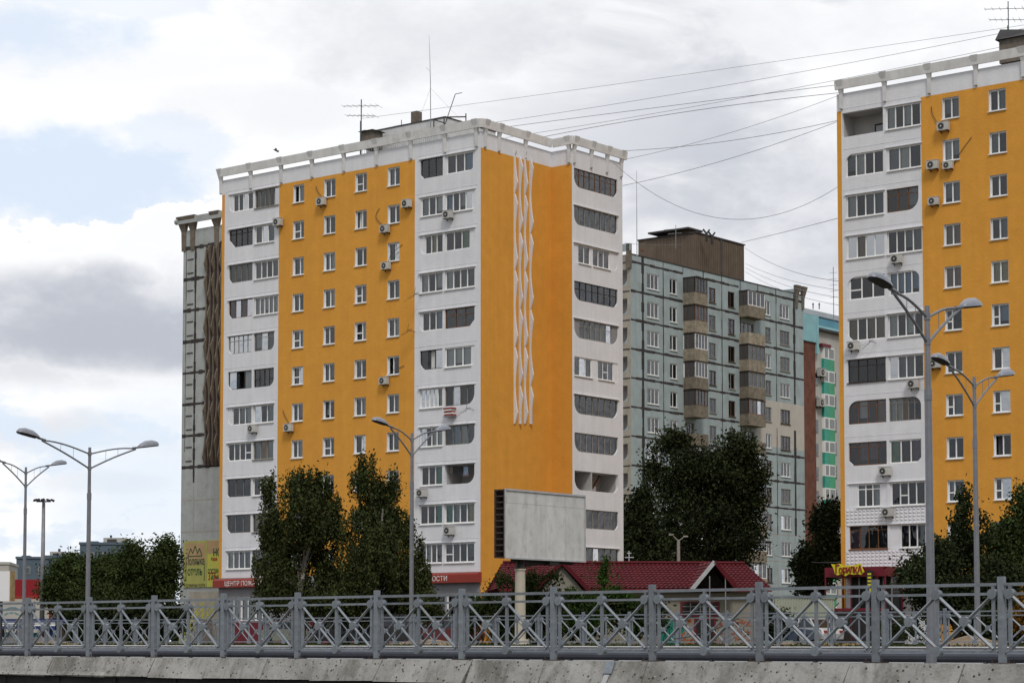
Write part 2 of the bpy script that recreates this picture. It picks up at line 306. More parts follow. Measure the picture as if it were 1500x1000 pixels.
# ------------------------------------------------------------------ sky and light
wd = bpy.data.worlds.new('World'); sc.world = wd; wd.use_nodes = True
SUN_EL = R(50); SUN_AZ = R(168)       # azimuth clockwise from +Y: behind the camera, to the left
def build_world():
    nt = wd.node_tree; nt.nodes.clear(); L = nt.links.new
    class E:
        def __init__(s, o): s.o = o
        def __add__(a, b): return op('ADD', a, b)
        def __sub__(a, b): return op('SUBTRACT', a, b)
        def __mul__(a, b): return op('MULTIPLY', a, b)
        def __truediv__(a, b): return op('DIVIDE', a, b)
    def op(k, *a):
        n = nt.nodes.new('ShaderNodeMath'); n.operation = k
        for i, x in enumerate(a):
            if isinstance(x, E): L(x.o, n.inputs[i])
            else: n.inputs[i].default_value = x
        return E(n.outputs[0])
    def ss(x, a, b, c=0., d=1.):
        n = nt.nodes.new('ShaderNodeMapRange'); n.interpolation_type = 'SMOOTHSTEP'
        for i, v in zip((1,2,3,4), (a,b,c,d)): n.inputs[i].default_value = v
        L(x.o, n.inputs[0]); return E(n.outputs[0])
    tc = nt.nodes.new('ShaderNodeTexCoord'); sp = nt.nodes.new('ShaderNodeSeparateXYZ'); L(tc.outputs['Generated'], sp.inputs[0])
    x, y, z = (E(sp.outputs[i]) for i in range(3))
    az = op('ARCTAN2', x, y)*57.2958; el = op('ARCSINE', z)*57.2958
    def noise(scale, detail=7., rough=.55, sx=1., sz=1., dist=0., off=0.):
        mp = nt.nodes.new('ShaderNodeMapping'); mp.inputs['Scale'].default_value = (sx, sx, sz); mp.inputs['Location'].default_value = (off, off*.7, 0); L(tc.outputs['Generated'], mp.inputs[0])
        n = nt.nodes.new('ShaderNodeTexNoise'); n.inputs['Scale'].default_value = scale; n.inputs['Detail'].default_value = detail; n.inputs['Roughness'].default_value = rough; n.inputs['Distortion'].default_value = dist
        L(mp.outputs[0], n.inputs['Vector']); return E(n.outputs['Fac'])
    mid = noise(16, 8, .6, 1, 1.8, off=1.7); fine = noise(38, 8, .6, 1, 1.4, off=.4); puff = noise(24, 9, .58, 1, 2.0, .2, off=8.3)
    mid = ss(mid, .30, .70); fine = ss(fine, .30, .70)            # stretch the noises to the full range
    rag = (mid-.5)*1.3+(fine-.5)*.5
    def blob(a0, e0, wa, we, k=1., s0=.35, s1=1.35):       # patch around a direction, ragged by noise
        da = (az-a0)/wa; de = (el-e0)/we
        return ss(da*da+de*de+rag*k+(puff-.5)*k*1.2, s0, s1, 1., 0.)
    def mx(*a):
        r = a[0]
        for q in a[1:]: r = op('MAXIMUM', r, q)
        return r
    def soft(a0, e0, wa, we): return blob(a0, e0, wa, we, .75, -.35, 1.9)
    # patches of open sky
    gap = mx(blob(-12.6, 11.9, 4.8, 1.5, 1., -.1, 1.5)*.95, blob(-12.9, 15.4, 3.6, .9, 1., -.1, 1.6)*.8, blob(-9.0, 12.9, 1.6, .8)*.5, blob(-10.6, 16.6, 2.4, .5)*.4)
    low = ss(el, 7.0, 6.0)*ss(az, -3., -8.)*ss(puff, .45, .60)
    gap = mx(gap, low*.8, soft(-9.0, 4.2, 2.8, 2.2)*.6)
    gap = mx(gap, blob(60, 30, 30, 10)*.8, blob(-75, 28, 28, 14)*.9, blob(-140, 35, 22, 14)*.9, blob(150, 30, 22, 12)*.9)
    # the heaped cloud on the left: crisp lumpy top edge climbing to the right
    edge = (az+7.7)*.27+11.95+(mid-.5)*1.1+(fine-.5)*.55
    inr = ss(az, -40., -24.)*ss(az, -5.5, -3.5, 1., 0.)
    cum = ss(edge-el, -.02, .16)*inr*ss(el, 6.2, 7.0)
    gap = gap*ss(cum, 0., 1., 1., 0.)
    rim = ss(edge-el, .0, .9, 1., .0)*cum
    right = ss(az, -6., 5.)
    veil = ss(noise(6.5, 7, .58, 1, 2.6, .4, off=6.), .38, .64)
    shade = veil*(right*.40+.16)
    base = cum*ss(edge-el, 1.0, 3.3)*ss(mid*.7+fine*.3, .15, .75, .45, 1.)
    def soft(a0, e0, wa, we): return blob(a0, e0, wa, we, .75, -.35, 1.9)
    shade = mx(veil*(right*.55+.14), base*.5)
    def acc(s, b, k): return s+(E_one-s)*b*k if False else mx(s, b*k)+b*s*.25
    shade = acc(shade, soft(-10.6, 8.25, 6.0, 1.45)*ss(el, 6.6, 7.3), .95)
    shade = acc(shade, soft(7.5, 11.6, 5.5, 2.6), .66); shade = acc(shade, soft(-1.6, 16.0, 5.5, 1.5), .48); shade = acc(shade, soft(11.5, 14.2, 3.4, 1.2), .3); shade = acc(shade, soft(-6.5, 14.0, 3.4, .8), .22); shade = acc(shade, soft(7., 15.8, 6., 1.0), .3)
    shade = acc(shade, soft(-12.4, 5.5, 2.6, .6), .42); shade = acc(shade, soft(-10.8, 4.2, 1.8, .35), .3); shade = acc(shade, soft(-9.0, 5.2, 1.8, .45), .28)
    shade = shade*ss(soft(4.4, 10.0, 2.2, 1.2)*.75, 0., 1., 1., 0.)
    shade = shade*ss(rim, 0., 1., 1., .25)
    def mixc(f, a, b):
        n = nt.nodes.new('ShaderNodeMix'); n.data_type = 'RGBA'; L(f.o, n.inputs[0])
        for i, c in ((6,a),(7,b)):
            if isinstance(c, tuple): n.inputs[i].default_value = (*c,1)
            else: L(c, n.inputs[i])
        return n.outputs[2]
    sky = nt.nodes.new('ShaderNodeTexSky'); sky.sky_type = 'NISHITA'; sky.sun_disc = False; sky.sun_elevation = SUN_EL; sky.sun_rotation = SUN_AZ
    sky.air_density = 1.; sky.dust_density = 2.; sky.ozone_density = 1.5
    sv = nt.nodes.new('ShaderNodeVectorMath'); sv.operation = 'SCALE'; sv.inputs['Scale'].default_value = .85; L(sky.outputs[0], sv.inputs[0])
    cloud = mixc(shade, (9.2, 9.25, 9.35), (4.5, 4.75, 5.35))
    blue = mixc(E(nt.nodes.new('ShaderNodeValue').outputs[0]), sv.outputs[0], (7.2, 8.15, 9.5))
    nt.nodes[-1] if False else None
    for n in nt.nodes:
        if n.type == 'VALUE': n.outputs[0].default_value = .8
    col = mixc(gap, cloud, blue)
    dim = ss(y, -.1, .3, 0., 1.); dim = op('MAXIMUM', dim, ss(x, -.4, .7, 1., .72)) if True else dim
    dim = dim*op('MAXIMUM', ss(y, -.35, .25, .62, 1.), ss(z, .45, .9, .62, 1.05))
    dv = nt.nodes.new('ShaderNodeVectorMath'); dv.operation = 'SCALE'; L(col, dv.inputs[0]); L(dim.o, dv.inputs['Scale']); col = dv.outputs[0]
    below = ss(el, -3., -.5)
    col = mixc(below, (.9,.88,.85), col)
    bg = nt.nodes.new('ShaderNodeBackground'); bg.inputs['Strength'].default_value = .1; L(col, bg.inputs[0])
    out = nt.nodes.new('ShaderNodeOutputWorld'); L(bg.outputs[0], out.inputs[0])
build_world()
sl = bpy.data.lights.new('sun', 'SUN'); sl.energy = 1.5; sl.angle = R(14); sl.color = (1,.94,.87)
so = bpy.data.objects.new('sun', sl); COL.objects.link(so)
sd = Vector((math.sin(SUN_AZ)*math.cos(SUN_EL), math.cos(SUN_AZ)*math.cos(SUN_EL), math.sin(SUN_EL)))
so.rotation_euler = (-sd).to_track_quat('-Z', 'Y').to_euler(); so.location = (0,-20,60)
sc.view_settings.view_transform = 'Standard'; sc.view_settings.look = 'None'; sc.view_settings.gamma = 1; sc.view_settings.exposure = .2
sc.cycles.max_bounces = 6; sc.cycles.transparent_max_bounces = 12

# ------------------------------------------------------------------ wall, windows, loggias
def PT(face, off):
    if face == 'f': return lambda s, o, z: (s, off-o, z)
    return lambda s, o, z: (off+o, s, z)
def wall_face(mb, face, off, s0, s1, z0, z1, holes, zone, rmi=1, rd=.25, inner=None, idepth=1.3):
    P = PT(face, off)
    ss_ = sorted({round(q, 4) for q in [s0, s1]+[h[0] for h in holes]+[h[0]+h[2] for h in holes]+[q for q in zone.get('s', [])] if s0-1e-6 <= q <= s1+1e-6})
    zs = sorted({round(q, 4) for q in [z0, z1]+[h[1] for h in holes]+[h[1]+h[3] for h in holes]+[q for q in zone.get('z', [])] if z0-1e-6 <= q <= z1+1e-6})
    for a, b in zip(ss_, ss_[1:]):
        cm = (a+b)/2
        hs = [h for h in holes if h[0] < cm < h[0]+h[2]]
        z = z0; run = None
        for c, d in zip(zs, zs[1:]):
            zm = (c+d)/2
            inside = any(h[1] < zm < h[1]+h[3] for h in hs)
            mi = None if inside else zone['f'](cm, zm)
            if run and run[2] == mi: run[1] = d
            else:
                if run and run[2] is not None: mb.quad(P(a,0,run[0]), P(b,0,run[0]), P(b,0,run[1]), P(a,0,run[1]), run[2])
                run = [c, d, mi]
        if run and run[2] is not None: mb.quad(P(a,0,run[0]), P(b,0,run[0]), P(b,0,run[1]), P(a,0,run[1]), run[2])
    for h in holes:
        s, z, w, hh = h[:4]; rad = h[4] if len(h) > 4 and h[4] else None
        dep = h[5] if len(h) > 5 and h[5] else idepth
        a, b, c, d = s, s+w, z, z+hh
        for q0, q1 in (((a,c),(a,d)), ((a,d),(b,d)), ((b,d),(b,c)), ((b,c),(a,c))):
            mb.quad(P(q0[0],0,q0[1]), P(q1[0],0,q1[1]), P(q1[0],-rd,q1[1]), P(q0[0],-rd,q0[1]), rmi)
        if inner is not None:
            for q0, q1 in (((a,c),(a,d)), ((a,d),(b,d)), ((b,d),(b,c)), ((b,c),(a,c))):
                inner.quad(P(q0[0],-rd,q0[1]), P(q1[0],-rd,q1[1]), P(q1[0],-dep,q1[1]), P(q0[0],-dep,q0[1]))
            inner.quad(P(a,-dep,c), P(b,-dep,c), P(b,-dep,d), P(a,-dep,d))
        if rad:
            wm = zone['f'](s-.05 if 'l' in ''.join(rad) else s+w+.05, z+hh/2)
            for k, r in rad.items():
                chamf = r < 0; r = abs(r)
                cx, cz = (a if 'l' in k else b), (c if 'b' in k else d)
                sx, sz = (1 if 'l' in k else -1), (1 if 'b' in k else -1)
                n = 1 if chamf else 7
                arc = [(cx+sx*r*(1-math.sin(t)), cz+sz*r*(1-math.cos(t))) for t in [i*math.pi/2/n for i in range(n+1)]]
                for p, q in zip(arc, arc[1:]):
                    mb.add([P(cx,.001,cz), P(p[0],.001,p[1]), P(q[0],.001,q[1])], [(0,1,2)], 0)
                    mb.quad(P(p[0],.001,p[1]), P(q[0],.001,q[1]), P(q[0],-.2,q[1]), P(p[0],-.2,p[1]), rmi)
CUR = {'w':'cur_w','p':'cur_p','t':'cur_t','g':'cur_g','y':'cur_y','b':'cur_b','m':'cur_m','o':'cur_o','l':'cur_l','k':'cur_d'}
_cache = {}
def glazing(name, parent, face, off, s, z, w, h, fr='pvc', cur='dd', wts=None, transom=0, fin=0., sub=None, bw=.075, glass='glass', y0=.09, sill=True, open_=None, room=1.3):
    """window or loggia glazing: frame mesh with glass, curtain and sill as its children"""
    n = len(cur); wts = wts or [1]*n; ic = w-2*bw; tot = sum(wts); mw = bw*.95
    key = (round(w,2), round(h,2), fr, cur, tuple(wts), transom, sub, bw, glass, y0, open_)
    if key not in _cache:
        fb = MB(); gb = MB(); cb = MB(); mats = []; gm = ['glass','mirror','oldglass']
        fb.box(0, bw, y0, y0+.07, 0, h); fb.box(w-bw, w, y0, y0+.07, 0, h)
        fb.box(bw, w-bw, y0, y0+.068, 0, bw); fb.box(bw, w-bw, y0, y0+.068, h-bw, h)
        x = bw; zt = h-bw-transom if transom else h-bw
        for i in range(n):
            pw = ic*wts[i]/tot; xa, xb = x, x+pw
            if i < n-1: fb.box(xb-mw/2, xb+mw/2, y0+.003, y0+.066, bw, h-bw)
            pa = xa+(mw/2 if i else 0); pb = xb-(mw/2 if i < n-1 else 0)
            if transom: fb.box(pa, pb, y0+.006, y0+.06, zt-bw*.35, zt+bw*.35)
            if sub and i in sub: zz = bw+(h-2*bw)*.42; fb.box(pa, pb, y0+.006, y0+.06, zz-bw*.5, zz+bw*.5)
            g = gm.index(glass)
            c = cur[i]
            if c.isupper(): g = 1; c = c.lower()
            if open_ == i:                # a sash standing ajar, swung into the room
                gb.quad((pa,y0+.04,bw),(pa+pw*.45,y0+.04+pw*.8,bw),(pa+pw*.45,y0+.04+pw*.8,h-bw),(pa,y0+.04,h-bw), g)
                fb.bar((pa+pw*.45,y0+.04+pw*.8,bw),(pa+pw*.45,y0+.04+pw*.8,h-bw), .07)
            else:
                t = rnd.uniform(-.006, .006); u = rnd.uniform(-.006, .006)
                gb.quad((pa,y0+.035+t,bw),(pb,y0+.035-t,bw),(pb,y0+.035-t+u,h-bw),(pa,y0+.035+t+u,h-bw), g)
            if c in CUR:
                if CUR[c] not in mats: mats.append(CUR[c])
                k = 8; zb = bw*.5 if rnd.random() < .75 else h*rnd.uniform(.12,.3)
                cx = [pa-.03+(pb-pa+.06)*j/k for j in range(k+1)]
                cy = [y0+.17+(.03 if j % 2 else 0)+rnd.uniform(-.008,.008) for j in range(k+1)]
                for j in range(k): cb.quad((cx[j],cy[j],zb),(cx[j+1],cy[j+1],zb),(cx[j+1],cy[j+1],h-.02),(cx[j],cy[j],h-.02), mats.index(CUR[c]))
            x = xb
        _cache[key] = (fb.mesh(name, [M[fr]]), gb.mesh('glass', [M[q] for q in gm]), cb.mesh('curtain', [M[q] for q in mats]) if cb.f else None)
    fm, gm_, cm = _cache[key]
    loc = (s, off, z) if face == 'f' else (off, s, z)
    o = inst(name, fm, parent, loc, 0 if face == 'f' else math.pi/2)
    inst('glass', gm_, o)
    if cm: inst('curtain', cm, o)
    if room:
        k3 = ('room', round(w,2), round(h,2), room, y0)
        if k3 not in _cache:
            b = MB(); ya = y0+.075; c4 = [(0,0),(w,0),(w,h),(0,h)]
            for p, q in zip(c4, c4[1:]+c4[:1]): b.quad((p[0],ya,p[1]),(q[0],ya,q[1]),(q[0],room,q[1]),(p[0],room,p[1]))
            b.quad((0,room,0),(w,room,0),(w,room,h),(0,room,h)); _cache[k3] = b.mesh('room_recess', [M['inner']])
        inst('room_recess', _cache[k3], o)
    if sill:
        k2 = ('sill', round(w,2), fr)
        if k2 not in _cache:
            b = MB(); b.box(-.05, w+.05, -.09, .085, -.06, -.004); _cache[k2] = b.mesh('sill', [M['pvc' if fr == 'pvc' else fr]])
        inst('sill', _cache[k2], o)
    return o
def hood(mb, face, off, s, w, z, mi, pr=.13):     # thin rain ledge over an opening
    P = PT(face, off)
    a = P(s-.12, 0, z); b = P(s+w+.12, pr, z+.05)
    mb.box(min(a[0],b[0]), max(a[0],b[0]), min(a[1],b[1]), max(a[1],b[1]), z, z+.05, mi)
def filler(parent, face, off, s, z, w, h, m, y=.05):
    b = MB(); b.box(0, w, y, y+.05, 0, h); loc = (s, off, z) if face == 'f' else (off, s, z)
    return b.build('infill_panel', M[m], parent, loc, 0 if face == 'f' else math.pi/2)
def loggia(parent, face, off, s, z, w, h, spec, rad=None):
    """spec = (frame, curtains, left infill, right infill, options)"""
    if spec is None: return
    fr, cur, li, ri = spec[:4]; kw = dict(spec[4]) if len(spec) > 4 else {}
    if rad: kw['sill'] = False
    fm = kw.pop('fm', 'white')
    if face == 'f' or rnd.random() < .5:
        cur = ''.join(('w' if c in 'pd' and rnd.random() < .20 else 'P' if c == 'p' and rnd.random() < .16 else c) for c in cur)
    if li: filler(parent, face, off, s, z, li, h, fm)
    if ri: filler(parent, face, off, s+w-ri, z, ri, h, fm)
    bw = .085 if fr == 'pvc' else .055
    glazing('balcony_glazing', parent, face, off, s+li+.002, z, w-li-ri-.004, h, fr, cur, bw=bw, **kw)

def parapet(parent, face, off, s0, s1, br, zt, m='parapet', mb2=None, bm=None, extent=(0,0)):
    """open rail on splayed brackets above the roof edge; zt = top of the rail"""
    P = PT(face, off); rb = MB()
    def slab(a, b):
        q = [(.27,zt-.60),(.16,zt-.60),(.26,zt),(.37,zt)]
        n = 4; vs = [P(a,o,z) for o,z in q]+[P(b,o,z) for o,z in q]
        rb.add(vs, [(0,1,2,3),(7,6,5,4)]+[(i,(i+1)%4,4+(i+1)%4,4+i) for i in range(4)])
    pts = [s0-extent[0]]+[q for q in br if s0+.3 < q < s1-.3]+[s1+extent[1]]
    for a, b in zip(pts, pts[1:]):          # one length of rail from bracket to bracket, sagging a hair
        slab(a+.012, b-.012)
    rb.build('roof_rail', M['railwhite' if m == 'parapet' else m], parent)
    for q in br:
        b = MB()
        prof = [(.07,zt-1.95),(.16,zt-1.9),(.17,zt-.9),(.42,zt+.03)]     # o,z outer edge
        hw = [.10,.10,.12,.26]
        for (o0,z0_),(o1,z1_),w0,w1 in zip(prof, prof[1:], hw, hw[1:]):
            i0 = -.02; i1 = -.02 if z1_ < zt-.5 else .12
            vs = [P(q-w0,i0,z0_),P(q+w0,i0,z0_),P(q+w0,o0,z0_),P(q-w0,o0,z0_),P(q-w1,i1,z1_),P(q+w1,i1,z1_),P(q+w1,o1,z1_),P(q-w1,o1,z1_)]
            b.add(vs, [(0,3,2,1),(4,5,6,7),(0,1,5,4),(1,2,6,5),(2,3,7,6),(3,0,4,7)])
        b.build('rail_bracket', M[bm or m], parent)

def fin(parent, face, off, s, z0, z1, first, th=.1, m='white', amp=.25, bs=.10):
    T = 5.58; out = []
    z = z0+first*T/2-T
    k = 0
    while z < z1:
        pr = [(0,bs),(.8,bs+amp)]+[(.8+(T-1.6)*t/8, bs+amp*(abs(t/4-1)**1.6)*.9) for t in range(1,8)]+[(T-.8,bs+amp),(T,bs)]
        q = [(o, z+u) for u, o in pr if z0 <= z+u <= z1-.03]
        if len(q) > 1:
            if z < z0: q = [(.25, z0)]+q
            if z+T > z1: q = q+[(.25, z1-.02)]
            q[0] = (q[0][0], q[0][1]+.02)
            poly = [(0.0, q[0][1])]+q+[(0.0, q[-1][1])]
            b = MB()
            if face == 'r': b.prism([(off+o, zz) for o, zz in poly], s-th/2, s+th/2, 'y')
            else: b.prism([(off-o, zz) for o, zz in poly], s-th/2, s+th/2, 'x')
            out.append(b)
        z += T
    mb = MB()
    for b in out: mb.add(b.v, b.f)
    return mb.build('wall_fin', M[m], parent)

_ac = {}
def ac_unit(fr, face, off, s, z, label, cable=None, grp='air conditioners on the apartment walls', big=1.):
    p = fr.o+XH*(s if face == 'f' else off)+D2*(off if face == 'f' else s)+Vector((0,0,z))
    t = thing('air_conditioner', label, 'air conditioner', p, ROT+(0 if face == 'f' else math.pi/2), grp)
    if not _ac:
        b = MB(); b.box(-.4,.4,-.42,-.12,-.28,.28); b.box(-.42,.42,-.44,-.10,.28,.30); _ac['b'] = b.mesh('case', [M['acwhite']])
        b = MB(); b.disc((-.1,0), .225, -.432, -.4205, 18); _ac['f'] = b.mesh('fan_opening', [M['dark']])
        b = MB(); b.disc((-.1,0), .06, -.45, -.433, 10)
        for r_ in (.2,):
            for i in range(14):
                a0 = 2*math.pi*i/14; a1 = 2*math.pi*(i+1)/14
                b.bar((-.1+r_*math.cos(a0),-.44,r_*math.sin(a0)),(-.1+r_*math.cos(a1),-.44,r_*math.sin(a1)),.009)
        _ac['g'] = b.mesh('fan_grille', [M['acwhite']])
        b = MB()
        b.box(-.03,.03,-.44,-.0,-.32,-.282); b.box(-.02,.02,-.05,0,-.42,-.32); _ac['k'] = b.mesh('bracket', [M['dark']])
    inst('case', _ac['b'], t); f = inst('fan_opening', _ac['f'], t); inst('fan_grille', _ac['g'], f)
    inst('bracket', _ac['k'], t, (-.27,0,0)); inst('bracket', _ac['k'], t, (.27,0,0))
    t.scale = (big, big, big)
    if cable:
        b = MB(); n = 12; pts = []
        (x0,z0),(x1,z1),bend = cable
        for i in range(n+1):
            u = i/n; pts.append((x0+(x1-x0)*u+bend*math.sin(math.pi*u), -.06, z0+(z1-z0)*u+.04*math.sin(5*u)))
        b.tube(pts, .022, 5); b.build('cable', M['cable'], t)
    return t

def wires_bolts(): pass
# ------------------------------------------------------------------ painted block A (centre)
H = 2.79
A = Frame(704, 500, 151.0)
WA = thing('apartment_block', 'twelve storey orange and white apartment block in the centre, both street faces in view', 'apartment block', A.o, ROT, 'painted orange and white blocks')
xL = A.fx(323, 560)[0]; yB = A.fy(808, 400)[0]
# the corner bay stands forward of the recess
r_ = ray(838, 400); t_ = (yB+A.o.dot(D2))/r_.dot(D2); xC = A.loc(r_*t_).x
yD = A.fy(912, 400, xC)[0]; DEP = yD
ZC = A.fx(506, 271.5)[1]+.02           # middle of the top row of windows
ZP = A.fx(650, 223)[1]; ZP = 35.0      # foot of the white parapet band
ZT = 37.0
GZ = -.25
print('A', xL, yB, xC, yD, 'ZC', ZC, A.fx(650,224)[1], A.fx(700,171)[1], A.fx(700,212)[1])
def fxs(u, v=560): return A.fx(u, v)[0]
wallA = MB(); innA = MB()
cA = dict(w1=fxs(407), o1=fxs(607))
cols = [fxs(u, 470) for u in (436.3, 482, 528, 576)]
ww, wh = 1.16, 1.36
holes = []; 
for k in range(11):
    zc = ZC-k*H
    for c in cols: holes.append((c-ww/2, zc-wh/2, ww, wh, None, .9))
S1 = (fxs(334), fxs(368.5)); S2 = (fxs(371.5), fxs(401)); S2w = fxs(406.3)
S3 = (fxs(615), fxs(648)); S4 = (fxs(651.5), fxs(695)); lh = 1.4
# loggias: (hole radii, glazing) for every floor, top floor first
LA1 = [({'bl':.55},('pvc','kkpk',.35,0)), ({'bl':-.6},('blackwood','dddd',0,0,dict(transom=.3,glass='oldglass'))), ({'bl':.5},('greywood','lwld',0,0,dict(glass='oldglass'))),
       ({'bl':.5},('redwood','dDkD',0,0)), ({'bl':.5},('greywood','pPpPp',0,0,dict(glass='mirror',transom=.35))), ({'bl':.5},('blackwood','Ddd',0,0,dict(open_=1))),
       ({'bl':.6},('pvc','kpp',.45,0)), ({'bl':-.3},('pvc','dkkd',0,0,dict(sub=(3,)))), ({'bl':.3},('greywood','ddd',0,0,dict(glass='oldglass'))),
       ({'bl':.5},('greywood','ddy',0,0,dict(glass='oldglass'))), (None,('pvc','pppp',0,0))]
LA2 = [(None,('greywood','pppkp',0,0,dict(glass='oldglass'))), (None,('pvc','pPp',0,.05)), (None,('pvc','pkdp',0,0)), (None,('pvc','wwwww',0,0)),
       ({'br':.5},('greywood','wBp',0,0,dict(transom=.3))), ({'br':.6},('blackwood','dddk',0,0,dict(sub=(0,3)))), (None,('pvc','Pdp',0,0)),
       (None,('greywood','pop',0,0)), (None,('pvc','ddw',0,0)), (None,('greywood','yyyd',0,0)), (None,('greywood','ppkp',0,0))]
LA3 = [({'bl':-.3},('blackwood','ddd',0,0)), (None,('pvc','pkp',.05,0)), ({'bl':.6},('pvc','kyk',.4,0)), (None,('pvc','wkw',0,0)), ({'bl':.4},('pvc','kdb',.15,0)),
       ({'bl':.6},('blackwood','kdW',0,0,dict(open_=1))), (None,('pvc','PPPPw',0,0)), (None,('pvc','pkpp',0,0)), (None,('pvc','kkg',.1,0)), (None,('pvc','kdg',0,0)), (None,('pvc','ppkp',0,0))]
LA4 = [({'br':.6},('pvc','kmb',.1,.15)), (None,('pvc','bkpp',0,.2)), ({'br':.6},('pvc','kdl',.0,.45)), (None,('pvc','pkpp',0,0)),
       ({'br':-.45},('redwood','kkk',0,0,dict(transom=.42,glass='glass'))), (None,('pvc','www',.0,.3)), ({'br':.8},('greywood','dWpp',0,0,dict(glass='oldglass'))),
       ({'br':.6},('greywood','dbdp',0,0)), ({'br':.7},None), (None,('pvc','gpky',0,0)), (None,('pvc','ppkp',0,0,dict(sub=(0,))))]
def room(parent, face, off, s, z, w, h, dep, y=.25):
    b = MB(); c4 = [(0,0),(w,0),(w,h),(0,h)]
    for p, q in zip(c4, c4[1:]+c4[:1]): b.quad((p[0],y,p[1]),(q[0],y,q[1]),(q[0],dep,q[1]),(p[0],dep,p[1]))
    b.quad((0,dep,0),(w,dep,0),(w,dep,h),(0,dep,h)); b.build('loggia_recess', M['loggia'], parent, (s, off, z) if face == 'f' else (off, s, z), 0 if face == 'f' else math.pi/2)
for k in range(11):
    zb = ZC-k*H-lh/2+.13
    for (a, b), (rad, sp), nm in zip((S1, (S2[0], S2w if LA2[k][1][1] in ('pkdp','wwwww','pppkp') else S2[1]), S3, S4), (LA1[k], LA2[k], LA3[k], LA4[k]), 'abcd'):
        holes.append((a, zb, b-a, lh, rad, 1.35 if sp else 1.9))
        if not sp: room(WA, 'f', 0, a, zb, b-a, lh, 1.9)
        loggia(WA, 'f', 0, a, zb, b-a, lh, sp, rad)
        if k not in (5,): hood(wallA, 'f', 0, a, b-a, zb+lh+.02, 0, rnd.choice((.06,.09,.14)))
zs_top = 4.9
shopw = [(xL+.9+i*1.55, 1.55, 1.4, 1.9, None, 2.5) for i in range(3)]+[(fxs(628)+i*1.75, 1.55, 1.55, 1.9, None, 2.5) for i in range(4)]
holes += shopw
def zoneA(s, z):
    if z > ZP: return 0
    if z < zs_top: return 3
    if s < xL+.32: return 2
    return 2 if cA['w1'] < s < cA['o1'] else 0
wall_face(wallA, 'f', 0, xL, 0, GZ-.3, ZP+1.15, holes, dict(s=[xL+.32, cA['w1'], cA['o1']], z=[ZP, zs_top], f=zoneA), 1, .25)
# right-hand face with the recess
zoneR = dict(s=[], z=[ZP], f=lambda s, z: 0 if z > ZP else 2)
wall_face(wallA, 'r', 0, 0, yB, GZ-.3, ZP+1.15, [], zoneR, 1)
P = PT('f', yB)
for z0, z1, mi in ((GZ-.3, ZP, 2), (ZP, ZP+1.15, 0)): wallA.quad(P(0,0,z0), P(xC,0,z0), P(xC,0,z1), P(0,0,z1), mi)
E0, E1 = A.fy(841, 330, xC)[0], A.fy(904.5, 330, xC)[0]
holesE = []
LA5 = [({'bl':.75,'br':.6},('redwood','kdtdkkdk',0,0,dict(transom=.35,glass='oldglass'))), ({'bl':.7,'br':.4},('greywood','ppkppkpp',0,0,dict(glass='oldglass'))),
       ({'br':.5},None), ({'bl':.8,'br':.6},('blackwood','kdkkpkd',0,0,dict(transom=.5,glass='oldglass'))), ({'bl':.8,'br':.8},('greywood','kkpppP',.7,.7,dict(transom=.42,fm='greywall'))),
       (None,None), ({'bl':.8,'br':.8},('greywood','kddkddd',0,0,dict(glass='oldglass'))), ({'bl':.8,'br':.8},('greywood','kdkpdkd',0,0,dict(glass='oldglass'))),
       ({'bl':.8,'br':.6},None), ({'br':.6},('greywood','pwwpppp',0,0,dict(glass='oldglass'))), (None,('greywood','kpppkot',0,0,dict(glass='oldglass')))]
for k, (rad, sp) in enumerate(LA5):
    zb = ZC-k*H-lh/2+.02; w = E1-E0
    holesE.append((E0, zb, w, lh, rad, 1.3 if sp else 1.7))
    if k == 2:
        filler(WA, 'r', xC, E0, zb, .55, lh, 'white'); filler(WA, 'r', xC, E0+2.05, zb, .3, lh, 'white'); filler(WA, 'r', xC, E1-.95, zb, .95, lh, 'white')
        glazing('balcony_glazing', WA, 'r', xC, E0+.55, zb, 1.5, lh, 'pvc', 'kt'); glazing('balcony_glazing', WA, 'r', xC, E0+2.35, zb, w-3.3, lh, 'pvc', 'tmt')
    elif k == 5:
        filler(WA, 'r', xC, E0+2.2, zb, .75, lh, 'white'); filler(WA, 'r', xC, E1-.5, zb, .5, lh, 'white')
        glazing('balcony_glazing', WA, 'r', xC, E0, zb, 2.2, lh, 'pvc', 'kPk'); glazing('balcony_glazing', WA, 'r', xC, E0+2.95, zb, w-3.45, lh, 'pvc', 'bkb', sub=(1,))
    else: loggia(WA, 'r', xC, E0, zb, w, lh, sp, rad)
    if k in (1, 2, 4, 6, 10): hood(wallA, 'r', xC, E0, w, zb+lh+.02, 0, .1)
    if sp is None and k == 8:
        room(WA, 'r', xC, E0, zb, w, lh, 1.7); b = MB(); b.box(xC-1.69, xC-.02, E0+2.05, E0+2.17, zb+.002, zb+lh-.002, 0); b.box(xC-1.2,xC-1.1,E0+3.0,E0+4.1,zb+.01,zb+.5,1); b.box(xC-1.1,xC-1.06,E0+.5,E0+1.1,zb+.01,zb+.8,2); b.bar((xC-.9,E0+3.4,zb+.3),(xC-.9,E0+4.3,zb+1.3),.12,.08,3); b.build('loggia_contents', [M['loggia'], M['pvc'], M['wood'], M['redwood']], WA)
wall_face(wallA, 'r', xC, yB, yD, GZ-.3, ZP+1.15, holesE, dict(s=[], z=[ZP], f=lambda s, z: 0), 1, .25)
for q in ((( xC, yD), (xL, yD)), ((xL, yD), (xL, 0))):
    (x0,y0),(x1,y1) = q; wallA.quad((x0,y0,GZ-.3),(x1,y1,GZ-.3),(x1,y1,ZP+1.15),(x0,y0,ZP+1.15), 0 if q[0][0] == xC else 2)
